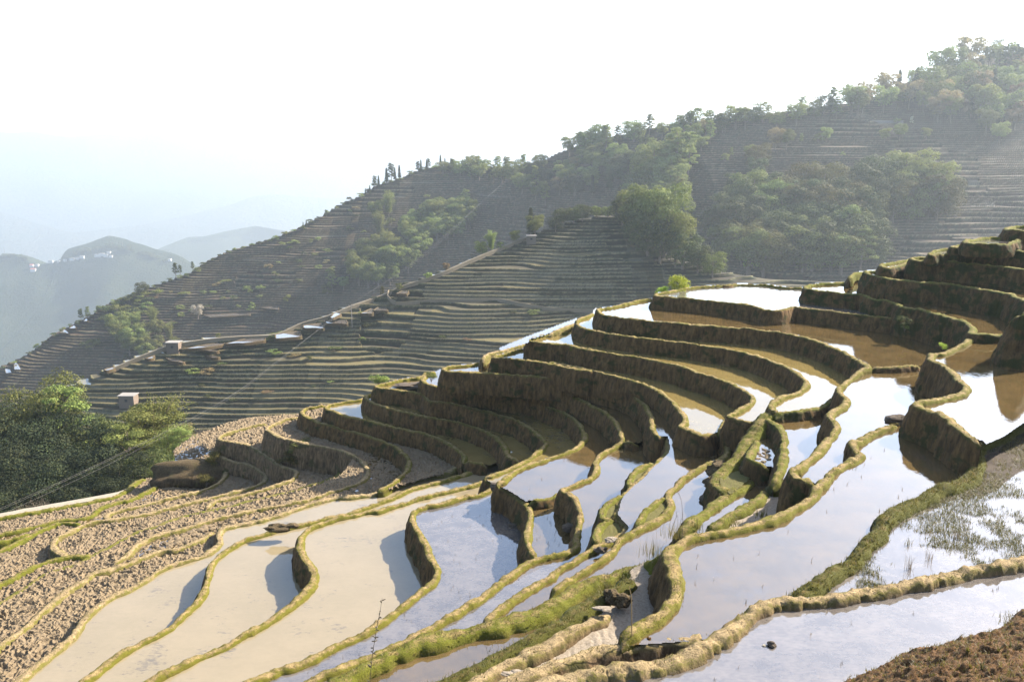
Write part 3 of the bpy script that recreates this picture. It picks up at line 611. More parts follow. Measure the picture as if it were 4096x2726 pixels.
# ------------------------------------------------------------------ far slopes
def lerp_poly(poly, u):
    p_ = np.array(poly, float); return np.interp(u, p_[:, 0], p_[:, 1])
def tanv(v): return (v - VH) / F
def slope_Y(layer, u, v):
    L = LAYERS[layer]; return L['C'](u) / (L['S'](u) + tanv(v))
def build_layer(name, key, mat, ridge, C, S, T, ncol, nrow, step=0, amp=2.0, wl=45., u0=-420, u1=4500, back=60, crest=.45, tread=.84, seed=1, rough=0, dblt=.5, w0=14., crmin=.10):
    LAYERS[key] = dict(C=C, S=S)
    u = np.linspace(u0, u1, ncol); v = lerp_poly(ridge, u)
    Yr = C(u) / (S(u) + tanv(v))
    top = at_y(u, v, Yr)
    s = np.linspace(0, 1, nrow); Tu = T(u)
    t = s[:, None] * Tu[None, :]
    Su = S(u)[None, :] * np.ones_like(t)
    tv = np.maximum(tanv(v), -.05)[None, :]
    if not step: w0 = 40.0
    cr = np.maximum(tv + crmin, S(u)[None, :] * crest if crmin > .05 else tv); cr = np.minimum(cr, Su)
    drop = Su * t - (Su - cr) * w0 * (1 - np.exp(-t / w0))
    X = np.broadcast_to(top[:, 0], t.shape).copy(); Yy = Yr[None, :] - t; Z = top[:, 2][None, :] - drop
    q = np.stack([X, Yy, Z * 0], -1)
    fade = 1 - np.exp(-t / 12.0)
    Zs = Z + fade * amp * (noise(q, 1 / wl, seed) + .5 * noise(q, 2.3 / wl, seed + 1)) * 1.0
    # straighten the shift introduced by the rounded crest so that pixel anchors stay valid
    attrs = {}
    if step:
        jit = .16 * step * noise(q, 1 / 7.0, seed + 5) + .75 * step * noise(q * [.2, 1, 1], 1 / 6.0, seed + 6) + .5 * step * noise(q, 1 / 26., seed + 8)
        dbl = noise(q * [.5, 1, 1], 1 / 24.0, seed + 7) > dblt
        tt = np.where(dbl, (Zs + jit) / step / 2, (Zs + jit) / step)
        k = np.floor(tt); f = tt - k
        wallf = (1 - tread)
        # f small = outer lip, then flat tread, then the wall up to the next level
        wf = np.clip((f - tread) / wallf, 0, 1)
        lip = np.exp(-(f / .07) ** 2) + wf ** 6
        Zt = (k + wf) * step * np.where(dbl, 2, 1) + .14 * lip * step / 1.6
        Z = Zt - .4 * jit
        attrs['tread'] = np.where((f < tread) & (f > .02), 1.0, 0.0).ravel()
        attrs['lip'] = np.clip(np.exp(-(f / .10) ** 2) + (wf > .8), 0, 1).ravel()
        hsh = noise(np.stack([np.floor(X / 34 + k * 1.7), k, k * 0], -1) * 1.37, 1, 3)
        cell = hsh * .5 + .5
        if key == 'L1': cell = np.where((t < 16) & (u[None, :] > 1900), 1.0, cell)
        attrs['cell'] = cell.ravel()
    else:
        Z = Zs + fade * rough * noise(q, 1 / (wl * .16), seed + 9)
        for kk in ('tread', 'lip', 'cell'): attrs[kk] = np.zeros(X.size)
    # back slope
    nb = 8; tb = np.linspace(back, back / nb, nb)
    Xb = np.broadcast_to(top[:, 0], (nb, ncol)); Yb = Yr[None, :] + tb[:, None]; Zb = top[:, 2][None, :] - .55 * tb[:, None] * (tb[:, None] / back * .6 + .4) - .3
    V = np.concatenate([np.stack([Xb, Yb, Zb], -1), np.stack([X, Yy, Z], -1)], 0)
    for kk in attrs: attrs[kk] = np.concatenate([np.zeros(nb * ncol), attrs[kk]])
    nr = nrow + nb; idx = np.arange(nr * ncol).reshape(nr, ncol)
    Fq = np.stack([idx[1:, :-1], idx[1:, 1:], idx[:-1, 1:], idx[:-1, :-1]], -1).reshape(-1, 4)
    o = link(name, mesh(name, V.reshape(-1, 3), Fq, mat, attrs=attrs, smooth=not step)); tag(o, kind='structure')
    LAYERS[key].update(Z=Z, Yr=Yr, u=u, top=top, Tu=Tu, x=top[:, 0], nrow=nrow)
    return o
LAYERS = {}
def ground_at(key, u, v):
    """surface point under pixel (u, v): march down the column of that layer"""
    L = LAYERS[key]
    x, y, z = ray(u, v)
    best = None
    Ys = np.linspace(L['Yr'].max(), max(5, (L['Yr'] - L['Tu']).min()), 700)
    px = x / y * Ys; pz = CAMZ + z / y * Ys
    ci = np.clip(np.interp(px, L['x'], np.arange(len(L['x']))), 0, len(L['x']) - 1).round().astype(int)
    t = (L['Yr'][ci] - Ys) / L['Tu'][ci]
    ri = np.clip((t * (L['nrow'] - 1)).round().astype(int), 0, L['nrow'] - 1)
    gz = L['Z'][ri, ci]
    ok = (t >= 0) & (t <= 1)
    d = np.where(ok, np.abs(gz - pz), 1e9)
    # nearest crossing to the camera
    cand = np.flatnonzero(d < 1.2)
    k = cand[-1] if len(cand) else int(np.argmin(d))
    return np.array([px[k], Ys[k], gz[k]])

def mat_terrace(name, wall1, wall2, water, dry, lipc, wet_hi):
    t = NT(name)
    tr = t.attr('tread'); lp = t.attr('lip'); ce = t.attr('cell')
    n1 = t.noise(.22, 5, .6); n2 = t.noise(2.2, 4, .7); n3 = t.noise(.035, 4, .55)
    cw = t.mix(t.ramp(n1, [(.4, (0, 0, 0)), (.6, (1, 1, 1))]), wall1, wall2)
    cw = t.mix(n2, t.mix(.45, cw, (.02, .02, .01)), cw)
    cd = t.mix(t.ramp(n3, [(.42, (0, 0, 0)), (.58, (1, 1, 1))]), dry, tuple(x * .7 for x in wall2))
    cl = t.mix(n2, tuple(x * .5 for x in lipc), lipc)
    wet = t.math('LESS_THAN', ce, wet_hi)
    ctr = t.mix(wet, cd, water)
    col = t.mix(tr, cw, ctr); col = t.mix(t.math('MULTIPLY', lp, t.ramp(t.noise(.6, 3, .6), [(.38, (.15, .15, .15)), (.6, (1, 1, 1))])), col, cl)
    b = t.bsdf(col, .95, .15)
    ww = t.math('MULTIPLY', t.math('MULTIPLY', wet, tr), t.math('SUBTRACT', 1.0, lp, True))
    wb = t.bsdf(water, .05, .5, None, 1.5)
    mx = t.n('ShaderNodeMixShader'); t.l(ww, mx.inputs[0]); t.l(b.outputs[0], mx.inputs[1]); t.l(wb.outputs[0], mx.inputs[2])
    return t.done(mx.outputs[0])
M['t_near'] = mat_terrace('valley_terraces', (.015, .020, .008), (.034, .026, .014), (.115, .094, .046), (.055, .046, .026), (.20, .175, .085), .62)
M['t_far'] = mat_terrace('hill_terraces', (.022, .022, .012), (.055, .033, .020), (.10, .085, .055), (.058, .040, .024), (.20, .17, .095), .10)
def mat_forest(name, a, b_, sc):
    t = NT(name); n1 = t.noise(sc, 6, .7); n2 = t.noise(sc * 6, 4, .7)
    col = t.mix(t.ramp(n1, [(.38, (0, 0, 0)), (.62, (1, 1, 1))]), a, b_); col = t.mix(n2, t.mix(.5, col, (.01, .015, .01)), col)
    return t.done(t.bsdf(col, 1, .1, t.bump(n2, 1.0, 1.0 / sc * .2)).outputs[0])
M['forest'] = mat_forest('forest_slope', (.02, .03, .012), (.04, .045, .018), .02)
M['scrub'] = mat_forest('scrub_slope', (.014, .022, .008), (.03, .028, .014), .15)
M['mount'] = mat_forest('mountain_slope', (.03, .042, .024), (.06, .055, .035), .004)

R1 = [(-420, 1700), (0, 1640), (200, 1575), (290, 1530), (420, 1475), (520, 1430), (620, 1392), (700, 1362), (850, 1343), (1000, 1335), (1104, 1326), (1206, 1282), (1308, 1256), (1359, 1228),
      (1487, 1187), (1553, 1164), (1590, 1140), (1665, 1118), (1767, 1083), (1870, 1037), (1972, 996), (2063, 958), (2130, 930), (2222, 900), (2330, 868), (2400, 852), (2480, 862), (2540, 905), (2620, 985),
      (2760, 1045), (2900, 1080), (3100, 1110), (3400, 1130), (4500, 1150)]
cst = lambda c: (lambda u: np.full(np.shape(u), float(c)))
build_layer('valley_slope', 'L1', M['t_near'], R1, cst(222.), cst(.55), cst(72.), 1060, 860, step=1.2, amp=3.2, wl=48, seed=4, back=35, crest=.5, w0=9., crmin=.035)
R2 = [(-420, 1600), (-100, 1500), (0, 1467), (76, 1431), (153, 1385), (204, 1345), (255, 1309), (306, 1283), (367, 1253), (434, 1207), (510, 1176), (561, 1151), (663, 1120), (765, 1085), (826, 1044),
      (918, 998), (1020, 972), (1122, 942), (1200, 906), (1289, 856), (1355, 815), (1432, 785), (1467, 757), (1534, 732), (1610, 706), (1661, 680), (1753, 660), (1865, 655), (1993, 660), (2044, 672), (2110, 648),
      (2170, 640), (2230, 610), (2350, 568), (2500, 525), (2700, 495), (2900, 478), (3100, 452), (3300, 425), (3450, 400), (3600, 340), (3750, 280), (3850, 250), (3950, 215), (4100, 205), (4500, 180)]
Cm = lambda u: np.interp(u, [-400, 1900, 2750, 4500], [482.7, 482.7, 285., 262.])
Sm = lambda u: np.interp(u, [-400, 1900, 2750, 4500], [.65, .65, .5, .5])
Tm = lambda u: np.interp(u, [-400, 500, 1900, 2600, 3200, 4500], [70, 120, 260, 330, 330, 380])
build_layer('hill_slope', 'L2', M['t_far'], R2, Cm, Sm, Tm, 1060, 1000, step=1.5, amp=5.0, wl=95, seed=11, back=120, crest=.4, tread=.80)
R0_ = [(-420, 1790), (200, 1800), (500, 1815), (760, 1850), (950, 1930), (1100, 2050), (1400, 2300), (4500, 2700)]
build_layer('ravine_slope', 'L0', M['scrub'], R0_, cst(92.5), cst(.5), cst(40.), 220, 120, amp=2.5, wl=14, seed=21, u1=1500, back=30, rough=1.0)
RA = [(-500, 1000), (0, 1022), (50, 1015), (85, 1018), (120, 1048), (160, 1056), (270, 1040), (290, 1008), (400, 986), (450, 978), (520, 990), (600, 1016), (700, 1052), (760, 1075), (860, 1110), (1000, 1160), (1300, 1260), (1800, 1400)]
build_layer('village_hill', 'FA', M['forest'], RA, cst(1650.), cst(.44), cst(1400.), 420, 260, amp=90, wl=620, seed=31, u0=-600, u1=1700, back=500, rough=16)
RB = [(-500, 1250), (300, 1160), (560, 1040), (640, 992), (750, 948), (820, 945), (900, 925), (1020, 903), (1150, 925), (1300, 960), (1600, 1000), (2000, 1060)]
build_layer('middle_hill', 'FB', M['forest'], RB, cst(2500.), cst(.44), cst(2100.), 300, 200, amp=90, wl=700, seed=41, u0=-600, u1=2200, back=900, rough=22)
RD = [(-600, 900), (0, 880), (300, 930), (560, 900), (800, 850), (1100, 810), (1400, 790), (1800, 740), (2200, 720), (2600, 730), (4800, 760)]
build_layer('distant_spur', 'FD', M['mount'], RD, cst(3900.), cst(.48), cst(4000.), 260, 160, amp=160, wl=1300, seed=51, u0=-900, u1=5000, back=1200, rough=24)
RC = [(-900, 560), (0, 592), (150, 598), (300, 604), (420, 590), (600, 578), (800, 585), (1000, 575), (1200, 572), (1400, 548), (1560, 528), (1700, 522), (1850, 540), (2000, 575), (2200, 610), (2600, 620), (3200, 600), (5200, 600)]
build_layer('far_mountains', 'FC', M['mount'], RC, cst(4100.), cst(.46), cst(5200.), 320, 180, amp=260, wl=2200, seed=61, u0=-1300, u1=5300, back=1500, rough=40)
o = link('valley_floor', mesh('valley_floor', [(-9800, -400, -2600), (9800, -400, -2600), (9800, 15800, -2600), (-9800, 15800, -2600)], [(0, 1, 2, 3)], M['forest'])); tag(o, kind='structure')
# the air
t = NT('haze_air')
vp = t.n('ShaderNodeVolumePrincipled'); vp.inputs['Color'].default_value = (.63, .72, .79, 1); vp.inputs['Density'].default_value = HAZE; vp.inputs['Anisotropy'].default_value = .35
t.l(vp.outputs[0], t.out.inputs['Volume'])
b = MB(); b.box((0, 7700, -1020), (20400, 16600, 3162))
o = link('haze', b.mesh('haze', t.m, False)); tag(o, kind='stuff')

def drape(name, key, pix, width, mat, up, label=None, kind=None, thick=.35):
    P3 = np.array([ground_at(key, u, v) for u, v in pix]); P3[:, 2] = np.array([at_y(u, v, p_[1])[2] for (u, v), p_ in zip(pix, P3)])
    S = catmull(P3, 2.5); n = len(S)
    tt = np.gradient(S[:, :2], axis=0); tt /= np.linalg.norm(tt, axis=1)[:, None] + 1e-9; nr = np.stack([-tt[:, 1], tt[:, 0]], 1)
    w_ = width / 2 * (1 + .25 * noise(S, .15, 5))
    L_ = np.concatenate([S[:, :2] - nr * w_[:, None], S[:, 2:] + up], 1); R_ = np.concatenate([S[:, :2] + nr * w_[:, None], S[:, 2:] + up], 1)
    V = np.concatenate([L_ - [0, 0, thick + 1.2], L_, R_, R_ - [0, 0, thick + 1.2]]); i = np.arange(n - 1)
    Fq = np.concatenate([np.stack([i + k * n, i + 1 + k * n, i + 1 + (k + 1) * n, i + (k + 1) * n], 1) for k in range(3)])
    o = link(name, mesh(name, V, Fq, mat, smooth=False)); tag(o, label, None, None, kind); return o
drape('ridge_path', 'L1', [(430, 1482), (560, 1425), (680, 1382), (850, 1354), (1000, 1343), (1104, 1336), (1206, 1292), (1308, 1264), (1400, 1225), (1487, 1195), (1560, 1168), (1600, 1146), (1665, 1126), (1767, 1090), (1870, 1044), (1972, 1002), (2063, 965), (2115, 945)], 1.1, M['path'], .15, None, 'structure')
canal = drape('canal', 'L1', [(1556, 1160), (1549, 1180), (1585, 1208), (1650, 1206), (1738, 1199), (1900, 1197), (2008, 1198), (2060, 1208), (2120, 1219), (2200, 1232), (2300, 1237), (2395, 1240)], .22, M['path'], .3, None, 'structure')

def pool(key, pix, up=.5):
    c = np.mean(pix, 0); g_ = ground_at(key, c[0], c[1]); z = at_y(c[0], c[1], g_[1])[2] + up
    P_ = np.array([at_h(u, v, CAMZ - z) for u, v in pix]); P_ = np.concatenate([P_, P_[:1]])
    S = resample(P_, 1.2)[:-1]; n = len(S); cc = S.mean(0)
    o = link('ridge_pool', mesh('ridge_pool', np.concatenate([S, [cc]]), [(i, (i + 1) % n, n) for i in range(n)], M['w_blue'], smooth=False)); tag(o, kind='structure')
    d = S - cc; d[:, 2] = 0; d /= np.linalg.norm(d, axis=1)[:, None] + 1e-9
    rings = []; 
    for (of, dz) in ((-.15, -.05), (.0, .12), (.35, .14), (.42, -.1), (.5, -.5), (.65, -.95)):
        rings.append(S + d * of + [0, 0, dz] + .12 * noise(S, .5, 3)[:, None] * [1, 1, .6])
    V = np.concatenate(rings); Fq = []
    for k in range(5):
        for i in range(n): Fq.append((k * n + i, k * n + (i + 1) % n, (k + 1) * n + (i + 1) % n, (k + 1) * n + i))
    at = np.repeat([0., 0, .3, 1, 1, 1], n)
    o = link('terrace_ground', mesh('terrace_ground', V, Fq, M['clod'], attrs={'wall': at, 'edge': at * 0})); tag(o, kind='structure')
for pl in [[(900, 1374), (975, 1357), (1058, 1342), (1058, 1361), (976, 1371)], [(1104, 1337), (1160, 1328), (1201, 1323), (1204, 1346), (1104, 1354)], [(1216, 1301), (1295, 1291), (1295, 1312), (1216, 1311)],
           [(1298, 1283), (1380, 1276), (1390, 1295), (1308, 1292)], [(1441, 1254), (1492, 1230), (1492, 1254)], [(1494, 1241), (1528, 1219), (1553, 1241)], [(1322, 1268), (1352, 1240), (1362, 1256), (1330, 1272)],
           [(1586, 1174), (1635, 1151), (1630, 1175)], [(582, 1434), (620, 1420), (607, 1434)], [(660, 1428), (740, 1446), (720, 1449), (680, 1441)], [(780, 1392), (880, 1402), (850, 1405)],
           [(418, 1477), (462, 1466), (454, 1475), (423, 1483)], [(720, 1396), (800, 1382), (900, 1366), (890, 1378), (816, 1390)], [(820, 1419), (880, 1428), (850, 1430)]]:
    pool('L1', pl, .35)
for pl in [[(816, 1260), (1000, 1249), (1000, 1258), (842, 1268)], [(1036, 1229), (1112, 1226), (1115, 1238)], [(238, 1330), (258, 1316), (275, 1332)], [(276, 1312), (296, 1300), (306, 1312)], [(56, 1454), (66, 1447), (84, 1477), (58, 1477)], [(20, 1475), (36, 1466), (46, 1490), (24, 1492)], [(335, 1284), (345, 1272), (354, 1284)]]:
    pool('L2', pl, .6)
# ------------------------------------------------------------------ vegetation
def mat_leaf(name, c1, c2, c3=None, tr=.3):
    t = NT(name)
    n1 = t.noise(.9, 3, .7); n2 = t.noise(5.0, 2, .6)
    oi = t.n('ShaderNodeObjectInfo')
    col = t.mix(t.ramp(n1, [(.38, (0, 0, 0)), (.62, (1, 1, 1))]), c1, c2)
    if c3: col = t.mix(t.ramp(n2, [(.50, (0, 0, 0)), (.64, (1, 1, 1))]), col, c3)
    hs = t.n('ShaderNodeHueSaturation'); t.l(col, hs.inputs['Color'])
    t.l(t.math('ADD', .47, t.math('MULTIPLY', oi.outputs['Random'], .05)), hs.inputs['Hue'])
    t.l(t.math('ADD', .85, t.math('MULTIPLY', oi.outputs['Random'], .6)), hs.inputs['Value'])
    b = t.bsdf(hs.outputs[0], .8, .15)
    tb = t.n('ShaderNodeBsdfTranslucent'); t.l(hs.outputs[0], tb.inputs['Color'])
    mx = t.n('ShaderNodeMixShader'); mx.inputs[0].default_value = tr
    t.l(b.outputs[0], mx.inputs[1]); t.l(tb.outputs[0], mx.inputs[2])
    return t.done(mx.outputs[0])
LEAF = {
 'dark': mat_leaf('leaf_dark', (.014, .022, .008), (.038, .048, .014), (.12, .115, .026), .14),  # last tone raised to paint sunlit yellow-green highlights into the crowns
 'mid': mat_leaf('leaf_mid', (.034, .050, .013), (.095, .115, .028), (.20, .20, .045), .25),
 'light': mat_leaf('leaf_light', (.075, .092, .024), (.135, .155, .038), (.20, .205, .055), .38),
 'deep': mat_leaf('leaf_deep', (.007, .012, .006), (.015, .022, .009), (.045, .048, .013), .10),
 'olive': mat_leaf('leaf_olive', (.035, .040, .012), (.075, .070, .018), (.13, .11, .03), .3),
 'autumn': mat_leaf('leaf_autumn', (.12, .08, .04), (.20, .14, .06), (.14, .14, .05), .4),
 'pale': mat_leaf('leaf_blossom', (.30, .27, .19), (.46, .42, .33), (.16, .17, .07), .4),
 'lime': mat_leaf('leaf_lime', (.14, .20, .025), (.26, .32, .04), (.34, .38, .08), .5),
}
t = NT('bark'); M['bark'] = t.done(t.bsdf(t.mix(t.noise(3, 4, .7), (.07, .05, .035), (.20, .16, .12)), .95, .1).outputs[0])

def leaf_quads(C, N, size, g):
    """C centres, N preferred normals"""
    n = len(C)
    d = g.normal(size=(n, 3)); d /= np.linalg.norm(d, axis=1)[:, None]
    nr = N * 1.25 + d * .8; nr /= np.linalg.norm(nr, axis=1)[:, None] + 1e-9
    a = np.cross(nr, g.normal(size=(n, 3))); a /= np.linalg.norm(a, axis=1)[:, None] + 1e-9
    b = np.cross(nr, a); s = size * g.uniform(.6, 1.4, n)[:, None]
    b = b * .6
    V = np.stack([C - a * s, C - b * s * .8, C + a * s, C + b * s * .8], 1).reshape(-1, 3)
    return V, np.arange(n * 4).reshape(n, 4)
def make_tree(kind, seed, nleaf, lsize):
    """unit-height tree: returns (crown MB data, trunk mesh builder)"""
    g = np.random.default_rng(seed); tb = MB(); C = []; N = []
    def blob(c, r, n, shell=.75):
        d = g.normal(size=(n, 3)); d /= np.linalg.norm(d, axis=1)[:, None]
        d[:, 2] = np.where(d[:, 2] < -.5, -d[:, 2] * .6, d[:, 2])
        rr = (shell + (1 - shell) * g.random(n)) ** .8
        # knobbly surface
        k = 1 + .30 * noise(d * 2.3 + np.array(c) * 7, 1, seed) + .15 * noise(d * 5.5, 1, seed + 3)
        C.append(np.array(c) + d * rr[:, None] * np.array(r) * k[:, None]); N.append(d)
    if kind == 'broad':
        tb.tube([(0, 0, -.05), (.01, 0, .15), (0, .02, .35), (.02, 0, .6)], [.035, .028, .022, .01])
        nb = 13
        for i in range(nb):
            a = i * 2.4 + g.uniform(-.4, .4); z = .34 + .50 * (i / nb) + g.uniform(-.04, .04); r = .34 * math.sin(math.pi * min(1, (1.12 - z) / .85)) ** .7
            c = (math.cos(a) * r * .75, math.sin(a) * r * .75, z)
            rb = g.uniform(.13, .20); blob(c, (rb, rb, rb * .78), nleaf // nb)
            tb.tube([(0, 0, .2 + .2 * g.random()), (c[0] * .5, c[1] * .5, z * .75), c], [.014, .009, .004], 5)
    elif kind == 'dense':
        tb.tube([(0, 0, -.05), (0, .01, .2), (.02, 0, .5)], [.035, .03, .012])
        nb = 16
        for i in range(nb):
            a = i * 2.4 + g.uniform(-.3, .3); z = .16 + .70 * (i / nb); r = .36 * math.sin(math.pi * min(1, (1.05 - z) / 1.0)) ** .55
            rb = g.uniform(.13, .23); blob((math.cos(a) * r * .8, math.sin(a) * r * .8, z), (rb, rb, rb * .72), nleaf // nb, .88)
            if i % 4 == 0: tb.tube([(0, 0, .15), (math.cos(a) * r * .5, math.sin(a) * r * .5, z)], [.012, .005], 5)
    elif kind == 'tall':
        lean = g.uniform(-.03, .03)
        tb.tube([(0, 0, -.04), (lean, 0, .3), (lean * 1.5, .01, .6), (lean, 0, .95)], [.018, .014, .009, .003])
        nb = 22
        for i in range(nb):
            z = .28 + .70 * (i + g.random()) / nb; a = i * 2.4; r = .17 * (1.15 - z) ** .5 * g.uniform(.5, 1.25)
            c = (math.cos(a) * r, math.sin(a) * r, z); rb = g.uniform(.05, .085)
            blob(c, (rb * 1.25, rb * 1.25, rb * .7), nleaf // nb, .35)
            tb.tube([(lean, 0, z - .10), c], [.006, .002], 4)
    elif kind == 'plume':
        for j in range(16):
            a = j * 2.4; r = g.uniform(.10, .34); h = g.uniform(.6, 1.0)
            ts = np.linspace(0, 1, 9)[:, None]
            pts = np.concatenate([np.cos(a) * r * ts ** 2.2, np.sin(a) * r * ts ** 2.2, h * (ts * 1.15 - .18 * ts ** 4)], 1)
            tb.tube(pts, np.linspace(.008, .002, 9), 4)
            n = nleaf // 16; tt = g.uniform(.22, 1, n); 
            P0 = np.stack([np.interp(tt, ts[:, 0], pts[:, k]) for k in range(3)], 1)
            C.append(P0 + g.normal(size=(n, 3)) * np.array([.045, .045, .03]) * (1.2 - .4 * tt[:, None])); dd = g.normal(size=(n, 3)); dd[:, 2] = np.abs(dd[:, 2]) + .6
            N.append(dd / np.linalg.norm(dd, axis=1)[:, None])
    elif kind == 'conifer':
        tb.tube([(0, 0, -.03), (0, 0, .5), (0, 0, .98)], [.016, .010, .002])
        for i in range(15):
            z = .16 + .82 * i / 15; r = .19 * (1.05 - z) ** .8
            for j in range(6):
                a = j * 1.05 + i * .7 + g.uniform(-.2, .2); rr = r * g.uniform(.6, 1.15)
                n = nleaf // 90; tt = g.uniform(.1, 1, n)
                C.append(np.stack([np.cos(a) * rr * tt, np.sin(a) * rr * tt, z - .05 * tt], 1) + g.normal(size=(n, 3)) * .013); dd = g.normal(size=(n, 3)) * .4; dd[:, 2] = 1
                N.append(dd / np.linalg.norm(dd, axis=1)[:, None])
    elif kind == 'bush':
        tb.tube([(0, 0, -.1), (0, 0, .3)], [.03, .015])
        nb = 10
        for i in range(nb):
            a = i * 2.4; r = g.uniform(.12, .48); z = g.uniform(.2, .72) * (1.15 - r * .7); rb = g.uniform(.20, .30)
            blob((math.cos(a) * r, math.sin(a) * r, z), (rb, rb, rb * .85), nleaf // nb, .4)
            tb.tube([(0, 0, 0), (math.cos(a) * r, math.sin(a) * r, z)], [.014, .004], 4)
    elif kind == 'bare':
        tb.tube([(0, 0, -.04), (.01, 0, .3), (0, 0, .55)], [.022, .016, .008])
        for i in range(26):
            a = i * 2.4; z0 = g.uniform(.2, .5); L = g.uniform(.2, .42); x, y = math.cos(a), math.sin(a)
            m = (x * L * .45, y * L * .45, z0 + L * .5); e = (x * L * .8, y * L * .8, z0 + L * 1.05)
            tb.tube([(0, 0, z0), m, e], [.008, .005, .0015], 4)
            for k in range(4):
                f = g.normal(size=3) * .10; f[2] = abs(f[2]) + .04
                tb.tube([m, np.array(m) + f, np.array(m) + f * 1.8], [.003, .002, .001], 3)
        return None, tb
    C = np.concatenate(C); N = np.concatenate(N)
    return leaf_quads(C, N, lsize, g), tb
PROTO = {}
def proto(kind, col, det, var):
    key = (kind, col, det, var)
    if key not in PROTO:
        n, ls = {'hi': (15000, .0095), 'mid': (7500, .0175), 'lo': (2600, .029)}[det]
        if kind == 'bush' and det == 'hi': n, ls = 3000, .028
        if kind == 'bush' and det != 'hi': n, ls = (1000, .05)
        if kind in ('tall', 'plume'): ls *= .85
        base = (kind, det, var)
        if base not in PROTO: PROTO[base] = make_tree(kind, hash_(kind) + var * 13, n, ls)
        lq, tb = PROTO[base]
        cm = None
        if lq is not None: cm = mesh('crown', lq[0], lq[1], LEAF[col], smooth=False)
        if ('t',) + base not in PROTO: PROTO[('t',) + base] = tb.mesh('trunk', M['bark'])
        PROTO[key] = (cm, PROTO[('t',) + base])
    return PROTO[key]
def hash_(s): return sum(ord(c) * (i + 3) for i, c in enumerate(s))
NAMES = {'broad': 'broadleaf_tree', 'dense': 'evergreen_tree', 'tall': 'slender_tree', 'plume': 'bamboo_clump', 'conifer': 'conifer_tree', 'bush': 'shrub', 'bare': 'bare_tree'}
def plant(pos, height, kind, col, det, label, group=None, wide=1.0, cat=None):
    cm, tm = proto(kind, col, det, int(rng.integers(0, 3)))
    r = bpy.data.objects.new(NAMES[kind], None); COL.objects.link(r)
    r.location = pos; r.rotation_euler = (0, 0, rng.uniform(0, 6.28)); r.scale = (height * wide, height * wide, height); r.empty_display_size = .1
    tag(r, label, cat or {'bush': 'shrub', 'plume': 'bamboo'}.get(kind, 'tree'), group)
    link('trunk' if kind != 'bush' else 'stem', tm, r)
    if cm is not None: link('crown' if kind != 'bush' else 'leaves', cm, r)
    return r
def plant_px(key, u, vb, hpx, kind, col, label, group=None, wide=1.0, det='mid', sink=0):
    p_ = ground_at(key, u, vb)
    h = hpx * p_[1] / F
    p_[2] -= sink * h
    return plant(p_, h, kind, col, det, label, group, wide)
def inside(poly, u, v):
    c = False; n = len(poly); j = n - 1
    for i in range(n):
        if (poly[i][1] > v) != (poly[j][1] > v) and u < (poly[j][0] - poly[i][0]) * (v - poly[i][1]) / (poly[j][1] - poly[i][1]) + poly[i][0]: c = not c
        j = i
    return c
def wood(key, poly, spacing, hp, mix, label, group, det='mid', wide=(.9, 1.3), vsp=.6, sink=.0):
    us = [p[0] for p in poly]; vs = [p[1] for p in poly]; cnt = 0
    v = min(vs)
    row = 0
    while v < max(vs):
        u = min(us) + (row % 2) * spacing * .5
        while u < max(us):
            uu = u + rng.uniform(-.35, .35) * spacing; vv = v + rng.uniform(-.35, .35) * spacing * vsp
            if inside(poly, uu, vv):
                k, c = mix[int(rng.integers(0, len(mix)))]
                h = rng.uniform(*hp)
                plant_px(key, uu, vv, h, k, c, label(k, c), group, rng.uniform(*wide) * (1.0 if k != 'bush' else 1.3), det, sink); cnt += 1
            u += spacing
        v += spacing * vsp; row += 1
    print('wood', group, cnt)
CW = {'deep': 'very dark green', 'dark': 'dark green', 'mid': 'green', 'light': 'pale green', 'olive': 'olive', 'autumn': 'rusty brown', 'pale': 'whitish', 'lime': 'bright lime'}
KW = {'broad': 'round topped tree', 'dense': 'dense evergreen tree', 'tall': 'slender open tree', 'plume': 'feathery bamboo clump', 'conifer': 'pointed conifer', 'bush': 'low shrub', 'bare': 'leafless tree'}
lab = lambda tail: (lambda k, c: CW[c] + ' ' + KW[k] + ' ' + tail)
MIXD = [('dense', 'dark'), ('dense', 'mid'), ('dense', 'dark'), ('broad', 'mid'), ('dense', 'olive'), ('broad', 'dark')]
MIXL = [('broad', 'light'), ('broad', 'mid'), ('tall', 'light'), ('broad', 'light'), ('dense', 'mid'), ('tall', 'mid')]
MIXT = [('broad', 'light'), ('broad', 'autumn'), ('tall', 'light'), ('conifer', 'dark'), ('dense', 'mid'), ('broad', 'mid'), ('broad', 'light')]
# big wood on the right hillside
wood('L2', [(2900, 910), (2990, 830), (3150, 820), (3330, 820), (3480, 900), (3500, 1080), (3300, 1110), (3000, 1100), (2850, 1060)], 62, (150, 210), MIXD, lab('inside the big dark wood on the right hillside'), 'trees of the big dark wood', wide=(1.0, 1.35))
wood('L2', [(3470, 830), (3570, 740), (3720, 790), (3780, 860), (3700, 900), (3510, 900)], 56, (150, 205), MIXD + [('broad', 'light')], lab('in the rounded grove among the terraces at right'), 'trees of the rounded grove', wide=(1.0, 1.3))
wood('L2', [(2870, 800), (2900, 740), (3060, 700), (3050, 760), (2960, 820)], 62, (80, 110), MIXD, lab('on the upper tip of the big dark wood'), 'trees at the tip of the wood')
wood('L2', [(2540, 800), (2620, 700), (2740, 740), (2760, 860), (2720, 960), (2560, 930)], 50, (130, 190), MIXL + [('dense', 'dark')], lab('in the steep gully wood in the middle distance'), 'trees of the gully wood')
plant_px('L2', 2700, 760, 235, 'tall', 'light', 'tallest pale green slender tree rising out of the gully wood', wide=1.25)
plant_px('L2', 2750, 700, 170, 'tall', 'light', 'pale green slender tree just right of the tallest one in the gully', wide=1.2)
plant_px('L2', 3440, 1090, 190, 'tall', 'light', 'pale green tall tree at the lower right corner of the big dark wood', wide=1.3)
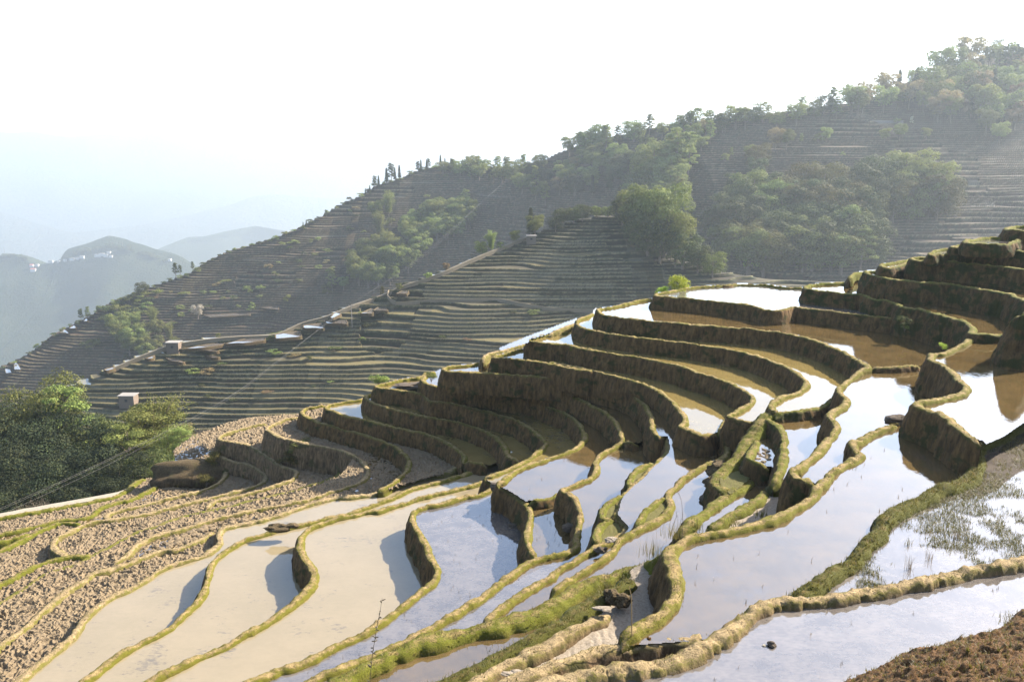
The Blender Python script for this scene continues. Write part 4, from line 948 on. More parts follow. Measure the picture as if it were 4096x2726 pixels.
plant_px('L2', 3510, 1060, 90, 'dense', 'dark', 'single dark bush like tree standing right of the tall pale tree')
# skyline and upper slope trees
wood('L2', [(2170, 660), (2350, 590), (2600, 530), (2900, 500), (3100, 475), (3350, 440), (3350, 480), (3100, 505), (2800, 535), (2500, 575), (2300, 640)], 44, (60, 100), MIXL + [('dense', 'dark')], lab('along the hazy skyline above the terraces'), 'trees along the skyline', det='lo', wide=(1.0, 1.4))
wood('L2', [(3380, 430), (3600, 360), (3820, 270), (4120, 230), (4120, 560), (3950, 520), (3800, 470), (3600, 450), (3380, 470)], 54, (85, 130), MIXT, lab('on the wooded slope at the top right'), 'trees of the top right wood', det='lo', wide=(.9, 1.25), vsp=.75)
for (u, v, h, k, c, l) in [
    (3985, 215, 62, 'dense', 'mid', 'dome shaped tree crowning the very top of the hill at right'), (4040, 300, 120, 'broad', 'dark', 'large dark round tree near the top right corner'),
    (3100, 592, 88, 'broad', 'autumn', 'brownish round tree on the left of the pair above the red field'), (3145, 590, 84, 'broad', 'mid', 'green round tree on the right of the pair above the red field'),
    (3205, 570, 42, 'tall', 'light', 'small pale spreading tree just right of the pair on the field edge'), (3272, 566, 40, 'bush', 'light', 'low pale bush left of the forked tree on the field edge'),
    (3304, 566, 62, 'broad', 'light', 'small forked pale tree on the field edge right of the pair'), (3538, 566, 60, 'broad', 'light', 'pale rounded tree on the dark hedge line, leftmost of three'),
    (3597, 563, 68, 'broad', 'mid', 'green rounded tree on the dark hedge line, middle of three'), (3704, 558, 50, 'broad', 'light', 'pale low tree on the dark hedge line, rightmost of three'),
    (3030, 690, 120, 'dense', 'olive', 'dense olive tree leaning above the upper tip of the wood'), (3000, 640, 70, 'broad', 'light', 'pale tree just behind the leaning olive tree'),
    (3750, 480, 105, 'broad', 'autumn', 'rusty tree at the foot of the top right wood'), (3800, 480, 100, 'broad', 'light', 'pale tree beside the rusty one at the foot of the wood'),
    (3910, 450, 120, 'broad', 'light', 'big pale crowned tree among dark ones at right'), (3995, 570, 90, 'broad', 'light', 'pale lollipop shaped tree near the right edge'),
    (3940, 540, 110, 'broad', 'mid', 'green tall tree left of the lollipop shaped one'), (4010, 480, 70, 'dense', 'dark', 'dark round tree at the right edge above the pale one'), (4070, 480, 70, 'dense', 'dark', 'dark round tree cut by the right edge of the view'),
    (3370, 615, 18, 'bush', 'light', 'tiny pale bush in the red terraces'), (3645, 495, 34, 'tall', 'pale', 'small whitish tree on the upper terraces'), (3590, 490, 26, 'bush', 'light', 'flat pale shrub beside the long white roof'),
    (2925, 625, 40, 'tall', 'light', 'thin pale sapling left of the olive tree'), (2900, 640, 34, 'bush', 'light', 'pale scrub left of the olive tree'),
    (3000, 1075, 62, 'bush', 'lime', 'yellow green bush on the bank below the big dark wood'), (2905, 1110, 34, 'bush', 'lime', 'small yellow green bush left of the larger one below the wood'),
    (2370, 770, 78, 'conifer', 'dark', 'narrow dark cypress in the middle of the wooded band'), (2440, 760, 90, 'conifer', 'dark', 'tall dark conifer right of the narrow cypress'), (2480, 700, 95, 'dense', 'dark', 'big dark tree standing above the wooded band'),
    (2900, 525, 62, 'broad', 'dark', 'dark umbrella shaped tree on the upper field edge'), (2780, 550, 80, 'conifer', 'dark', 'dark pointed conifer on the upper field edge'), (2820, 545, 75, 'broad', 'autumn', 'yellowish broad tree on the upper field edge'),
    (2590, 580, 46, 'tall', 'light', 'slim pale poplar on the hazy upper terraces')]:
    plant_px('L2', u, v, h, k, c, l)
# middle band
wood('L2', [(2030, 800), (2060, 700), (2300, 650), (2550, 610), (2760, 560), (2960, 530), (2940, 560), (2740, 640), (2560, 720), (2300, 790), (2110, 840)], 66, (60, 95), MIXL + [('dense', 'dark'), ('broad', 'autumn')], lab('in the wooded band below the skyline'), 'trees of the wooded band', wide=(1.0, 1.4))
wood('L2', [(1740, 690), (1900, 668), (2030, 690), (2050, 740), (1900, 730), (1760, 715)], 46, (50, 75), MIXL, lab('on the hump of the left hill skyline'), 'trees on the hump of the left hill', det='lo', wide=(1.1, 1.5))
for i, (u, v, h) in enumerate([(1500, 752, 55), (1515, 745, 48), (1547, 728, 66), (1566, 722, 74), (1580, 716, 50), (1598, 708, 56), (1672, 684, 46), (1684, 680, 50), (1707, 674, 46), (1715, 672, 42), (1762, 660, 46), (1780, 660, 34), (1805, 660, 30), (1480, 770, 38), (1462, 775, 30), (1305, 860, 30), (1226, 905, 34), (1213, 905, 28)]):
    plant_px('L2', u, v + 4, h, 'conifer' if i % 3 else 'tall', 'dark', 'dark spindly pine on the skyline of the left hill', 'spindly pines on the left skyline', wide=.9 if i % 3 else 1.1)
for (u, v, h, k, c, l) in [
    (1556, 865, 105, 'plume', 'light', 'soft pale green bamboo standing high on the left hill'), (1505, 880, 85, 'broad', 'mid', 'green tree left of the soft pale bamboo on the hill'),
    (1520, 950, 110, 'plume', 'light', 'pale feathery bamboo below the soft one on the hill'), (1545, 985, 80, 'plume', 'olive', 'yellowish bamboo lower on the left hill'), (1560, 900, 40, 'bush', 'mid', 'green shrub right of the feathery bamboo'),
    (1330, 1165, 105, 'tall', 'light', 'pale green pointed tree alone above the pond on the left hill'), (1375, 1155, 60, 'broad', 'light', 'small pale round tree right of the pointed one'), (1310, 1170, 46, 'bush', 'olive', 'olive bush at the foot of the pointed tree'),
    (792, 1270, 66, 'broad', 'pale', 'whitish blossoming tree on the valley slope at left'), (703, 1102, 60, 'tall', 'dark', 'taller dark open pine on the left skyline'), (722, 1098, 42, 'tall', 'dark', 'shorter dark open pine beside the taller one'), (772, 1082, 38, 'tall', 'dark', 'lone small dark tree further up the left skyline'),
    (570, 1180, 62, 'dense', 'dark', 'dark bushy pine on the left ridge'), (325, 1280, 52, 'tall', 'dark', 'thin dark tree low on the left ridge'), (352, 1270, 50, 'tall', 'mid', 'thin green tree beside the thin dark one'), (392, 1250, 34, 'tall', 'mid', 'small green sapling on the left ridge'),
    (1040, 1165, 34, 'bush', 'mid', 'round green bush in the fine terraces'), (1152, 1205, 32, 'bush', 'light', 'pale round bush near the tan bank'), (1010, 1228, 26, 'bush', 'light', 'small pale bush left of the white pool'),
    (1245, 970, 20, 'bush', 'light', 'small light shrub high on the left hill'), (1275, 965, 22, 'bush', 'light', 'small light shrub next to its twin high on the left hill'), (1400, 845, 16, 'bush', 'mid', 'tiny green shrub below the left skyline'),
    (1610, 905, 26, 'bush', 'light', 'pale shrub in the middle of the left hill')]:
    plant_px('L2', u, v, h, k, c, l)
wood('L2', [(1620, 985), (1640, 900), (1740, 860), (1900, 850), (1900, 905), (1780, 985), (1660, 1030)], 40, (65, 110), MIXL, lab('on the spur down the left hill'), 'trees on the spur of the left hill', wide=(1.0, 1.4))
wood('L2', [(1400, 1120), (1440, 1050), (1560, 1000), (1660, 1060), (1660, 1095), (1560, 1150), (1430, 1160)], 40, (75, 120), MIXL + [('dense', 'dark')], lab('in the grove above the ridge path'), 'trees of the grove above the ridge path', wide=(1.0, 1.35))
wood('L2', [(400, 1260), (520, 1190), (640, 1160), (640, 1210), (560, 1270), (450, 1330)], 40, (26, 44), [('bush', 'mid'), ('bush', 'dark'), ('bush', 'light'), ('bush', 'dark')], lab('on the scrubby part of the left ridge'), 'shrubs on the left ridge')
wood('L2', [(470, 1330), (540, 1290), (640, 1310), (640, 1420), (560, 1460), (480, 1420)], 52, (75, 110), [('plume', 'light'), ('broad', 'olive'), ('plume', 'light'), ('broad', 'mid')], lab('in the copse behind the stone hut'), 'trees of the copse behind the hut')
plant_px('L2', 680, 1365, 95, 'plume', 'light', 'pale thin bamboo right of the copse near the stone hut')
plant_px('L2', 372, 1390, 46, 'bush', 'olive', 'olive bush on the lower left terraces', wide=1.6)
# bottom shrubs on skyline of the hill
for u in np.arange(20, 1750, 33):
    v = float(lerp_poly(R2, u)) + rng.uniform(4, 12)
    plant_px('L2', u + rng.uniform(-9, 9), v, rng.uniform(10, 22), 'bush', ['mid', 'dark', 'light'][int(rng.integers(0, 3))], 'small shrub dotting the skyline edge of the left hill', 'shrubs on the left hill skyline', 1.5, 'lo')
# along the valley slope ridge
for i, (u, v, h, k, c) in enumerate([(2222, 905, 62, 'dense', 'dark'), (2250, 890, 84, 'broad', 'dark'), (2295, 872, 66, 'dense', 'dark'), (2330, 862, 70, 'dense', 'dark'), (2385, 850, 50, 'dense', 'mid'), (2432, 852, 50, 'dense', 'mid')]):
    plant_px('L1', u, v + 10, h, k, c, 'dark rounded tree in the row above the red bare field', 'row of trees above the red field', 1.3)
for (u, v, h, k, c, l) in [
    (2122, 935, 118, 'conifer', 'dark', 'tall dark cypress at the end of the ridge path'), (2140, 940, 96, 'broad', 'light', 'pale green round tree hugging the tall cypress'), (2060, 965, 62, 'broad', 'mid', 'small dark tree on a thin trunk left of the cypress'),
    (1965, 1000, 92, 'plume', 'light', 'thin upright bamboo above the ridge path'), (1925, 1005, 62, 'dense', 'mid', 'green bush left of the thin bamboo'), (2000, 990, 40, 'bush', 'mid', 'low green bush right of the thin bamboo'),
    (1785, 1078, 40, 'broad', 'autumn', 'small orange brown tree on the ridge path'), (1715, 1105, 34, 'bush', 'light', 'pale bush on the ridge path'), (1598, 1150, 34, 'bush', 'mid', 'green bush by the white ridge pool'), (1530, 1182, 44, 'tall', 'olive', 'olive sapling right of the utility pole'),
    (1083, 1352, 28, 'bush', 'dark', 'dark round bush sitting in the white ridge pond'), (640, 1700, 60, 'bush', 'autumn', 'brown scrub under the lowest lit terrace'),
    (760, 1760, 90, 'tall', 'autumn', 'thin reddish bare looking tree beside the bamboo'), (870, 1300, 20, 'bush', 'mid', 'small green shrub on the valley slope top')]:
    plant_px('L1', u, v, h, k, c, l)
for (u, v, h, k, c) in [(2490, 880, 110, 'dense', 'dark'), (2525, 905, 170, 'broad', 'light'), (2565, 940, 230, 'dense', 'mid'), (2610, 985, 270, 'broad', 'light'), (2655, 1010, 300, 'dense', 'mid'), (2640, 1030, 200, 'dense', 'dark'),
        (2590, 1000, 190, 'dense', 'dark'), (2700, 1040, 240, 'broad', 'light'), (2545, 960, 150, 'dense', 'dark'), (2730, 1055, 170, 'dense', 'dark'), (2790, 1075, 120, 'dense', 'dark'), (2850, 1090, 110, 'dense', 'mid')]:
    plant_px('L1', u, v + 6, h, k, c, CW[c] + ' ' + KW[k] + ' on the right shoulder of the valley spur', 'trees on the shoulder of the valley spur', 1.15 if h < 200 else .85)
# near ravine clump at left (largest trees)
for (u, vt, vb, Y, k, c, w_, l) in [
    (205, 1425, 1930, 128, 'broad', 'olive', .85, 'tall olive brown tree rising above the dark clump at left'), (300, 1500, 1950, 126, 'tall', 'mid', 1.3, 'green open tree right of the tall olive one'),
    (30, 1570, 1960, 124, 'broad', 'olive', 1.0, 'olive brown tree cut by the left edge'), (125, 1560, 1960, 122, 'dense', 'deep', .9, 'dark tree between the two olive ones'),
    (640, 1520, 2030, 112, 'plume', 'light', 1.0, 'bright pale green bamboo, largest in the clump at left'), (590, 1590, 2040, 110, 'tall', 'light', 1.4, 'pale green slender tree in front of the bamboo'), (700, 1640, 2020, 110, 'plume', 'light', .9, 'lower pale bamboo on the right side of the clump'),
    (665, 1560, 2040, 114, 'tall', 'mid', 1.5, 'green slender tree inside the pale bamboo'), (545, 1660, 2060, 106, 'tall', 'light', 1.3, 'feathery green tree left of the pale bamboo'),
    (420, 1580, 2020, 116, 'broad', 'dark', .7, 'green tree with a flat side in the middle of the clump'), (740, 1690, 1900, 108, 'tall', 'light', 1.3, 'small pale tree at the right end of the clump'),
    (240, 1590, 2060, 112, 'dense', 'deep', 1.0, 'broad dark tree filling the upper middle of the clump'), (350, 1600, 2050, 112, 'dense', 'deep', .9, 'dark tree right of the broad dark one'), (120, 1650, 2070, 108, 'dense', 'deep', 1.1, 'dark rounded tree on the left of the clump'),
    (20, 1700, 2120, 104, 'dense', 'deep', 1.0, 'very dark tree low at the left edge'), (200, 1720, 2130, 102, 'dense', 'deep', 1.15, 'very dark wide tree low in the clump'), (330, 1720, 2110, 100, 'dense', 'deep', 1.1, 'dark green wide tree low in the middle of the clump'),
    (450, 1730, 2080, 101, 'dense', 'deep', 1.1, 'dark tree in front of the feathery green tree'), (530, 1760, 2040, 98, 'dense', 'deep', 1.0, 'dark green tree above the little sand strip'), (610, 1760, 2000, 99, 'broad', 'dark', 1.0, 'green tree at the foot of the pale bamboo'),
    (270, 1860, 2200, 94, 'dense', 'deep', 1.2, 'black green tree just above the outermost rim'), (110, 1850, 2200, 95, 'dense', 'deep', 1.3, 'black green tree near the two wires'), (400, 1860, 2160, 94, 'dense', 'deep', 1.2, 'black green tree right of the leafless one'),
    (-20, 1880, 2230, 92, 'dense', 'deep', 1.2, 'black green tree in the lower left corner of the ravine'), (500, 1880, 2100, 93, 'dense', 'deep', 1.1, 'black green tree left of the sand strip'), (-90, 1640, 2100, 110, 'dense', 'deep', 1.1, 'dark tree just out of the left edge')]:
    pb = at_y(u, vb, Y); h = (vb - vt) * Y / F
    plant(pb, h, k, c, 'hi', l, None, w_)
for (u, vt, vb, Y, l) in [(175, 1955, 2110, 82, 'leafless grey tree under the wires, right one'), (100, 1990, 2120, 80, 'leafless leaning tree under the wires, left one'), (815, 1690, 1790, 95, 'leafless thin tree beside the brown path')]:
    plant(at_y(u, vb, Y), (vb - vt) * Y / F, 'bare', 'mid', 'lo', l, None, .9)
for (u, vt, vb, Y, c, l) in [(700, 1790, 1890, 88, 'mid', 'green shrub behind the earth mound'), (780, 1780, 1850, 90, 'dark', 'dark shrub behind the high field rim'), (650, 1840, 1930, 86, 'mid', 'green shrub left of the earth mound'), (850, 1760, 1830, 92, 'dark', 'dark scrub under the pale terrace corner')]:
    plant(at_y(u, vb, Y), (vb - vt) * Y / F, 'bush', c, 'hi', l, None, 1.2)
# shrubs on the near hillside
def near_bush(tl, x, y, h, size, c, l, wide=1.0, kind='bush'):
    o = TILE[tl]; pp = at_h(o[0] + x / o[2], o[1] + y / o[2], h)
    return plant(pp, size, kind, c, 'hi', l, None, wide)
near_bush('J', 1350, 340, 10.9, 2.0, 'lime', 'bright lime green bush behind the rim of the wide white pond', .95)
near_bush('J', 1180, 340, 10.9, .9, 'lime', 'small lime sprig left of the bright bush', 1.2)
near_bush('F', 35, 590, 18.8, 1.4, 'light', 'whitish green bush on the skyline beside the muddy pool', 1.0)
near_bush('F', 440, 540, 16.9, .9, 'mid', 'grassy tuft on the corner of the eighth curved wall', 1.2)
near_bush('F', 440, 645, 18.4, .6, 'mid', 'green tuft under the corner of the eighth wall', 1.4)
near_bush('E', 1380, 700, 23.3, 1.5, 'olive', 'olive bush growing on the face of the thirteenth wall', 1.3)
near_bush('E', 1300, 790, 24.0, 1.2, 'olive', 'lower olive bush on the face of the thirteenth wall', 1.5)
near_bush('E', 690, 800, 26.0, 1.5, 'olive', 'olive bush on top of the earth mound', 1.0)
near_bush('E', 640, 960, 27.0, 1.1, 'olive', 'weeds at the foot of the earth mound', 1.4)
near_bush('H', 1415, 830, 10.6, .55, 'mid', 'weed clump low on the high bulging wall', 1.2)
near_bush('H', 1715, 975, 9.7, .45, 'lime', 'fresh green tuft at the start of the S shaped wall', 1.0)
near_bush('L', 560, 1190, 10.2, .8, 'dark', 'dark bush growing on the bulging wall', 1.2)
near_bush('F', 1440, 360, 14.3, .6, 'dark', 'dark weed patch on the fourth curved wall', 1.8)

# scrub on the valley terraces
for i in range(70):
    u = rng.uniform(760, 2500); v = rng.uniform(1240, 1660)
    if v > 1720 - (u - 760) * .30: continue
    if noise(np.array([u / 160., v / 60., 0.]), 1, 5) < -.05: continue
    plant_px('L1', u, v, rng.uniform(12, 26), 'bush', ['dark', 'mid', 'dark', 'autumn'][int(rng.integers(0, 4))], 'low scrub bush on a wall of the valley terraces', 'scrub bushes on the valley terraces', rng.uniform(1.4, 3.0), 'lo')
for i in range(60):
    u = rng.uniform(500, 1900); v = float(lerp_poly(R2, u)) + rng.uniform(40, 260)
    plant_px('L2', u, v, rng.uniform(9, 20), 'bush', ['dark', 'mid', 'light', 'autumn'][int(rng.integers(0, 4))], 'small bush scattered over the left hill terraces', 'bushes scattered over the left hill', rng.uniform(1.3, 2.6), 'lo')
for i in range(46):
    u = [rng.uniform(275, 660), rng.uniform(-60, 125)][i % 3 == 2]; v = float(lerp_poly(RA, u)) + rng.uniform(0, 14)
    plant_px('FA', u, v + 3, rng.uniform(10, 19), 'dense', 'dark', 'hazy dark tree crowning the village hill', 'trees on the village hill', 1.8, 'lo')
# ------------------------------------------------------------------ small things
def tp(tl, x, y, h):
    o = TILE[tl]; return at_h(o[0] + x / o[2], o[1] + y / o[2], h)
def icos(n=3):
    import bmesh
    bm = bmesh.new(); bmesh.ops.create_icosphere(bm, subdivisions=n, radius=1)
    V = np.array([v.co[:] for v in bm.verts]); Fq = np.array([[v.index for v in f.verts] for f in bm.faces]); bm.free(); return V, Fq
IV, IF = icos(4); IV3, IF3 = icos(3)
def rock(name, pos, r, mat, label, cat, seed, group=None, rough=.35, sink=.25, flat=.7):
    d = IV3; k = 1 + rough * noise(d * 1.6 + seed, 1, seed) + rough * .5 * noise(d * 4 + seed, 1, seed + 1)
    r = np.array(r) * [1, 1, flat]
    V = d * k[:, None] * r; o = link(name, mesh(name, V, IF3, mat, smooth=False)); o.location = np.array(pos) + [0, 0, r[2] * (1 - 2 * sink)]
    tag(o, label, cat, group); return o
# earth mound at the left end of the ridge
pm = tp('E', 560, 905, 27.0)
d = IV; k = 1 + .34 * noise(d * 1.5, 1, 3) + .12 * noise(d * 4, 1, 4) + .05 * noise(d * 10, 1, 5)
V = d * k[:, None] * [3.9, 1.9, 1.25]; V[:, 2] = np.maximum(V[:, 2], -.8)
o = link('earth_mound', mesh('earth_mound', V, IF, M['clod'], attrs={'wall': np.clip(1.2 - d[:, 2] * 1.2, 0, 1)})); o.location = pm + [0, .6, -.15]
tag(o, 'big bare earth mound with bushes at the left tip of the terraces', 'mound')
# clods and stones
rock('soil_clod', tp('B', 25, 425, 20.3), (.7, .32, .30), M['clod'], 'broken grey clod sitting in the gap of the beige pond rim', 'clod', 1)
rock('soil_clod', tp('B', 130, 405, 20.2), (.35, .22, .22), M['clod'], 'smaller grey clod right of the broken one on the beige pond rim', 'clod', 2)
rock('soil_clod', tp('D', 375, 1338, 10.6), (.10, .09, .10), M['rock'], 'small dark clod sticking out of the nearest pond', 'clod', 3)
rock('soil_clod', tp('D', 318, 1337, 10.6), (.06, .04, .03), M['sand'], 'tiny pale stone left of the dark clod in the nearest pond', 'stone', 4)
rock('soil_clod', tp('C', 1170, 1280, 11.0), (.05, .04, .04), M['brown_soil'], 'tiny reddish clod in the large bright pond near its rim', 'clod', 5)
rock('rock', tp('C', 880, 985, 11.9), (.24, .2, .28), M['clod'], 'dark crumbling rock beside the mud hollow', 'rock', 6, sink=.15)
rock('rock', tp('C', 960, 1010, 11.9), (.22, .18, .26), M['clod'], 'brown crumbling rock right of the dark one beside the mud hollow', 'rock', 7, sink=.2)
rock('flat_stone', tp('C', 800, 1045, 11.75), (.28, .10, .06), M['mud'], 'pale flat stone lying across the end of the mud bank', 'stone', 8, rough=.2)
rock('flat_stone', tp('C', 835, 1065, 11.75), (.12, .08, .06), M['mud'], 'small pale stone under the flat one', 'stone', 9)
rock('flat_stone', tp('C', 130, 1545, 11.8), (.16, .09, .05), M['mud'], 'pale stone at the bottom edge, right of two', 'stone', 10)
rock('flat_stone', tp('C', 60, 1560, 11.8), (.15, .09, .05), M['mud'], 'pale stone at the bottom edge, left of two', 'stone', 11)
rock('rock', tp('G', 925, 960, 14.3), (.6, .45, .5), M['clod'], 'large dark overhanging clod at the foot of the grassy bank, upper one', 'clod', 12)
rock('rock', tp('G', 930, 1060, 14.4), (.65, .42, .45), M['clod'], 'large dark overhanging clod at the foot of the grassy bank, lower one', 'clod', 13)
rock('rock', tp('G', 850, 1180, 14.6), (.35, .25, .22), M['rock'], 'low brown clod beside the broad green bank', 'clod', 14)
rock('rock', tp('C', 530, 430, 17.4), (.28, .25, .35), M['rock'], 'dark lump on the right side of the small four cornered pond', 'clod', 15)
rock('rock', tp('C', 880, 510, 14.9), (.3, .2, .13), M['mud'], 'pale heap of rubble on the narrow bank', 'rubble', 20, rough=.6)
rock('rock', tp('C', 790, 590, 15.2), (.25, .16, .14), M['rock'], 'grey heap of rubble below the pale one', 'rubble', 21, rough=.6)
rock('rock', tp('F', 980, 1385, 17.9), (.55, .45, .4), M['rock'], 'dark clod at the corner where four rims meet', 'clod', 22)
rock('rock', tp('B', 1870, 385, 18.55), (.35, .08, .05), M['rock'], 'dark scrap floating at the edge of the blue pond', 'clod', 23)
rock('rock', tp('K', 550, 760, 10.95), (.45, .35, .3), M['rock'], 'dark boulder at the end of the long curving rim', 'rock', 24)
rock('rock', tp('F', 290, 575, 18.15), (1.3, .8, .28), M['rock'], 'low heap of mud in the small white pool on the ridge', 'mud heap', 25, rough=.6)
# muddy clods standing in the half drained pools
def clods(tl, pts, h, r, label, group, cat='clod'):
    base = [mesh('soil_clod', IV3 * (1 + .3 * noise(IV3 * 1.8 + s * 3, 1, s) + .2 * noise(IV3 * 4 + s, 1, s + 1))[:, None] * [1, .8, .55], IF3, M['field'], smooth=False) for s in range(4)]
    for (x, y) in pts:
        o = link('soil_clod', base[int(rng.integers(0, 4))]); o.location = tp(tl, x, y, h); s = rng.uniform(.6, 1.3) * r
        o.scale = (s, s, s * .8); o.rotation_euler = (0, 0, rng.uniform(0, 6)); tag(o, label, cat, group)
clods('M', [(1750 + rng.uniform(-260, 430) , 0) for _ in range(0)], 22.3, .2, '', '')
cl = []
while len(cl) < 70:
    t_ = rng.uniform(0, 1); x = 1480 + 760 * t_ + rng.uniform(-40, 40); y = 690 - 270 * t_ + rng.uniform(-60, 50)
    if x > 1750 or rng.random() < .25: cl.append((x, y))
clods('M', cl, 22.33, .20, 'mud clod poking out of the narrow grey pool in the lower left', 'clods in the narrow grey pool')
clods('E', [(rng.uniform(310, 480), rng.uniform(890, 1000)) for _ in range(60)], 27.42, .24, 'mud clod floating in the white pool below the mound', 'clods in the white pool')
clods('G', [(rng.uniform(1230, 1330), rng.uniform(770, 880)) for _ in range(26)], 13.0, .10, 'small dark clod in the triangular pool', 'clods in the triangular pool')

# soil bank in the bottom right corner
nu, nv = 260, 150
uu = np.linspace(3340, 4400, nu); 
edge = np.array([(3340, 2830), (3430, 2766), (3560, 2722), (3700, 2672), (3860, 2626), (3990, 2588), (4010, 2570), (4045, 2540), (4100, 2515), (4400, 2460)], float)
ev = np.interp(uu, edge[:, 0], edge[:, 1])
top_ = at_h(uu, ev, 9.5)
s = np.linspace(0, 1, nv)[:, None]
X = top_[None, :, 0] + 0 * s; Yb = top_[None, :, 1] + .5 - s * 6.0
rise = 1 - np.exp(-(s * 6.0) / .28)
Zb = CAMZ - 10.9 + rise * 1.75 + s * 3.2 + 0 * X
q = np.stack([X, Yb, Zb * 0], -1)
Zb = Zb + rise * (.16 * fbm(q, 1.1, 3, 3) + .075 * np.abs(noise(q, 5, 4)) + .045 * noise(q, 12, 5) + .03 * noise(q, 28, 6))
idx = np.arange(nu * nv).reshape(nv, nu)
Fq = np.stack([idx[1:, :-1], idx[1:, 1:], idx[:-1, 1:], idx[:-1, :-1]], -1).reshape(-1, 4)
bankV = np.stack([X, Yb, Zb], -1)
o = link('soil_slope', mesh('soil_slope', bankV.reshape(-1, 3), Fq, M['brown_soil'])); tag(o, kind='structure')
rock('rock', at_h(4085, 2540, 9.2), (.32, .25, .25), M['brown_soil'], 'dark lump of earth at the right edge above the red brown slope', 'clod', 31)
def blades(name, base, L, wdt, mat, spread=.5, seed=0, seg=2):
    g = np.random.default_rng(seed); n = len(base); a = g.uniform(0, 6.28, n); Ls = L * g.uniform(.5, 1.3, n); ln = g.uniform(.05, spread, n) * Ls
    sd = np.stack([np.cos(a + 1.57), np.sin(a + 1.57), a * 0], 1) * wdt * g.uniform(.6, 1.3, n)[:, None]
    m = base + np.stack([np.cos(a) * ln * .35, np.sin(a) * ln * .35, Ls * .6], 1); tip = base + np.stack([np.cos(a) * ln, np.sin(a) * ln, Ls], 1)
    V = np.stack([base - sd, base + sd, m + sd * .7, m - sd * .7, tip], 1).reshape(-1, 3); i = np.arange(n) * 5
    me = MB(); me.add(V, np.concatenate([np.stack([i, i + 1, i + 2, i + 3], 1)])); 
    me.F.append(np.stack([i + 3, i + 2, i + 4, i + 4], 1)); me.M.append(np.zeros(n, int))
    return me.mesh(name, mat, False)
def sid(*k):
    return [i for i, s_ in enumerate(SEEDS) if (s_[0], s_[1], s_[2]) == k][0]
# rice seedlings and weeds in the pond at right
pts = []
for _try in range(60):
    if len(pts) >= 15000: break
    u = rng.uniform(3420, 4130, 4000); v = rng.uniform(1730, 2370, 4000)
    c = ((u - U0) / CELL).astype(int); r = ((v - V0) / CELL).astype(int)
    ok = LAB[r, c] == sid('D', 1800, 450)
    W = at_h(u, v, 10.85); nz = noise(W * [1, 1, 0], .55, 91) + .6 * noise(W * [1, 1, 0], 1.7, 92) + .35 * noise(W * [1, 1, 0], 4.5, 93)
    ok &= nz + (u - 3800) / 900 + rng.normal(0, .12, 4000) > .30
    pts += list(W[ok])
pts = np.array(pts[:15000])
o = link('water_weeds', blades('water_weeds', pts - [0, 0, .02], .10, .0075, M['blade_g'], 1.6, 1)); tag(o, kind='stuff')
def tuft(pos, n, L, label, mat='stem', w_=.005, group=None, name='reed_tuft', cat='reeds', sp=.05):
    g = rng; b = np.array(pos) + np.concatenate([g.normal(0, sp, (n, 2)), np.zeros((n, 1))], 1)
    o = link(name, blades(name, b - np.array(pos), L, w_, M[mat], .9, int(g.integers(0, 999)))); o.location = pos; tag(o, label, cat, group); return o
tuft(tp('D', 1455, 735, 10.85), 26, .40, 'dark spiky reed tuft in the weedy pond, left one of the near pair')
tuft(tp('D', 1605, 660, 10.85), 22, .30, 'dark spiky reed tuft in the weedy pond, right one of the near pair')
tuft(tp('D', 1825, 500, 10.85), 30, .30, 'dark green reed tuft farther out in the weedy pond')
tuft(tp('D', 1445, 545, 10.85), 26, .18, 'low green tuft in the left part of the weedy pond', 'blade_g')
for (x, y) in [(1185, 265), (1210, 290), (1150, 650), (1090, 640), (1060, 620), (1355, 470), (1330, 490)]:
    pass
tuft(tp('C', 1365, 500, 11.1), 60, .55, 'clump of tall dry grass on the grassy corner', 'blade', .006, sp=.15, cat='grass clump', name='grass_clump')
tuft(tp('C', 1180, 630, 11.9), 70, .5, 'dry grass hanging over the grassy bank', 'blade', .006, sp=.15, cat='grass clump', name='grass_clump')
tuft(tp('C', 820, 930, 12.3), 70, .35, 'reddish dry grass on the fresh green bank', 'blade', .006, sp=.15, cat='grass clump', name='grass_clump')
tuft(tp('C', 1540, 420, 13.6), 90, .30, 'green weeds on the lower end of the broad green bank', 'blade_g', .008, sp=.15, cat='grass clump', name='grass_clump')
tuft(tp('C', 2060, 330, 12.6), 60, .28, 'lime green weeds on the pale mud in the middle', 'blade_g', .009, sp=.15, cat='grass clump', name='grass_clump')
tuft(tp('C', 1830, 390, 12.2), 60, .22, 'lime green weeds along the curving rim left of the pale mud', 'blade_g', .009, sp=.15, cat='grass clump', name='grass_clump')
tuft(tp('E', 640, 930, 27.0), 60, .6, 'green weeds at the foot of the mound beside the white pool', 'blade_g', .02, sp=.6, cat='grass clump', name='grass_clump')
# stubble stalks in the ponds
def stalks(seed_ids, n, L, group, label):
    base = [blades('rice_stalk', np.array([[0, 0, 0.]] * 3) + rng.normal(0, .012, (3, 3)) * [1, 1, 0], L, .006, M['stem'], 1.1, k) for k in range(5)]
    ids = np.isin(LAB, seed_ids); r, c = np.nonzero(ids); 
    w_ = 1.0 / np.maximum(1, (r * CELL + V0 - 1100)) ; w_ = w_ / w_.sum()
    for k in rng.choice(len(r), n, p=w_, replace=False):
        o = link('rice_stalk', base[int(rng.integers(0, 5))]); o.location = at_h(U0 + c[k] * CELL, V0 + r[k] * CELL, SEEDS[LAB[r[k], c[k]]][3]); o.rotation_euler = (0, 0, rng.uniform(0, 6)); o['label'] = label; o['category'] = 'stalk'; o['group'] = group
stalks([sid('B', 1500, 500)], 80, .16, 'rice stalks in the blue pond', 'dark old rice stalk standing in the blue pond')
stalks([sid('F', 1350, 1520)], 34, .16, 'rice stalks in the four cornered pond', 'dark old rice stalk standing in the small four cornered pond')
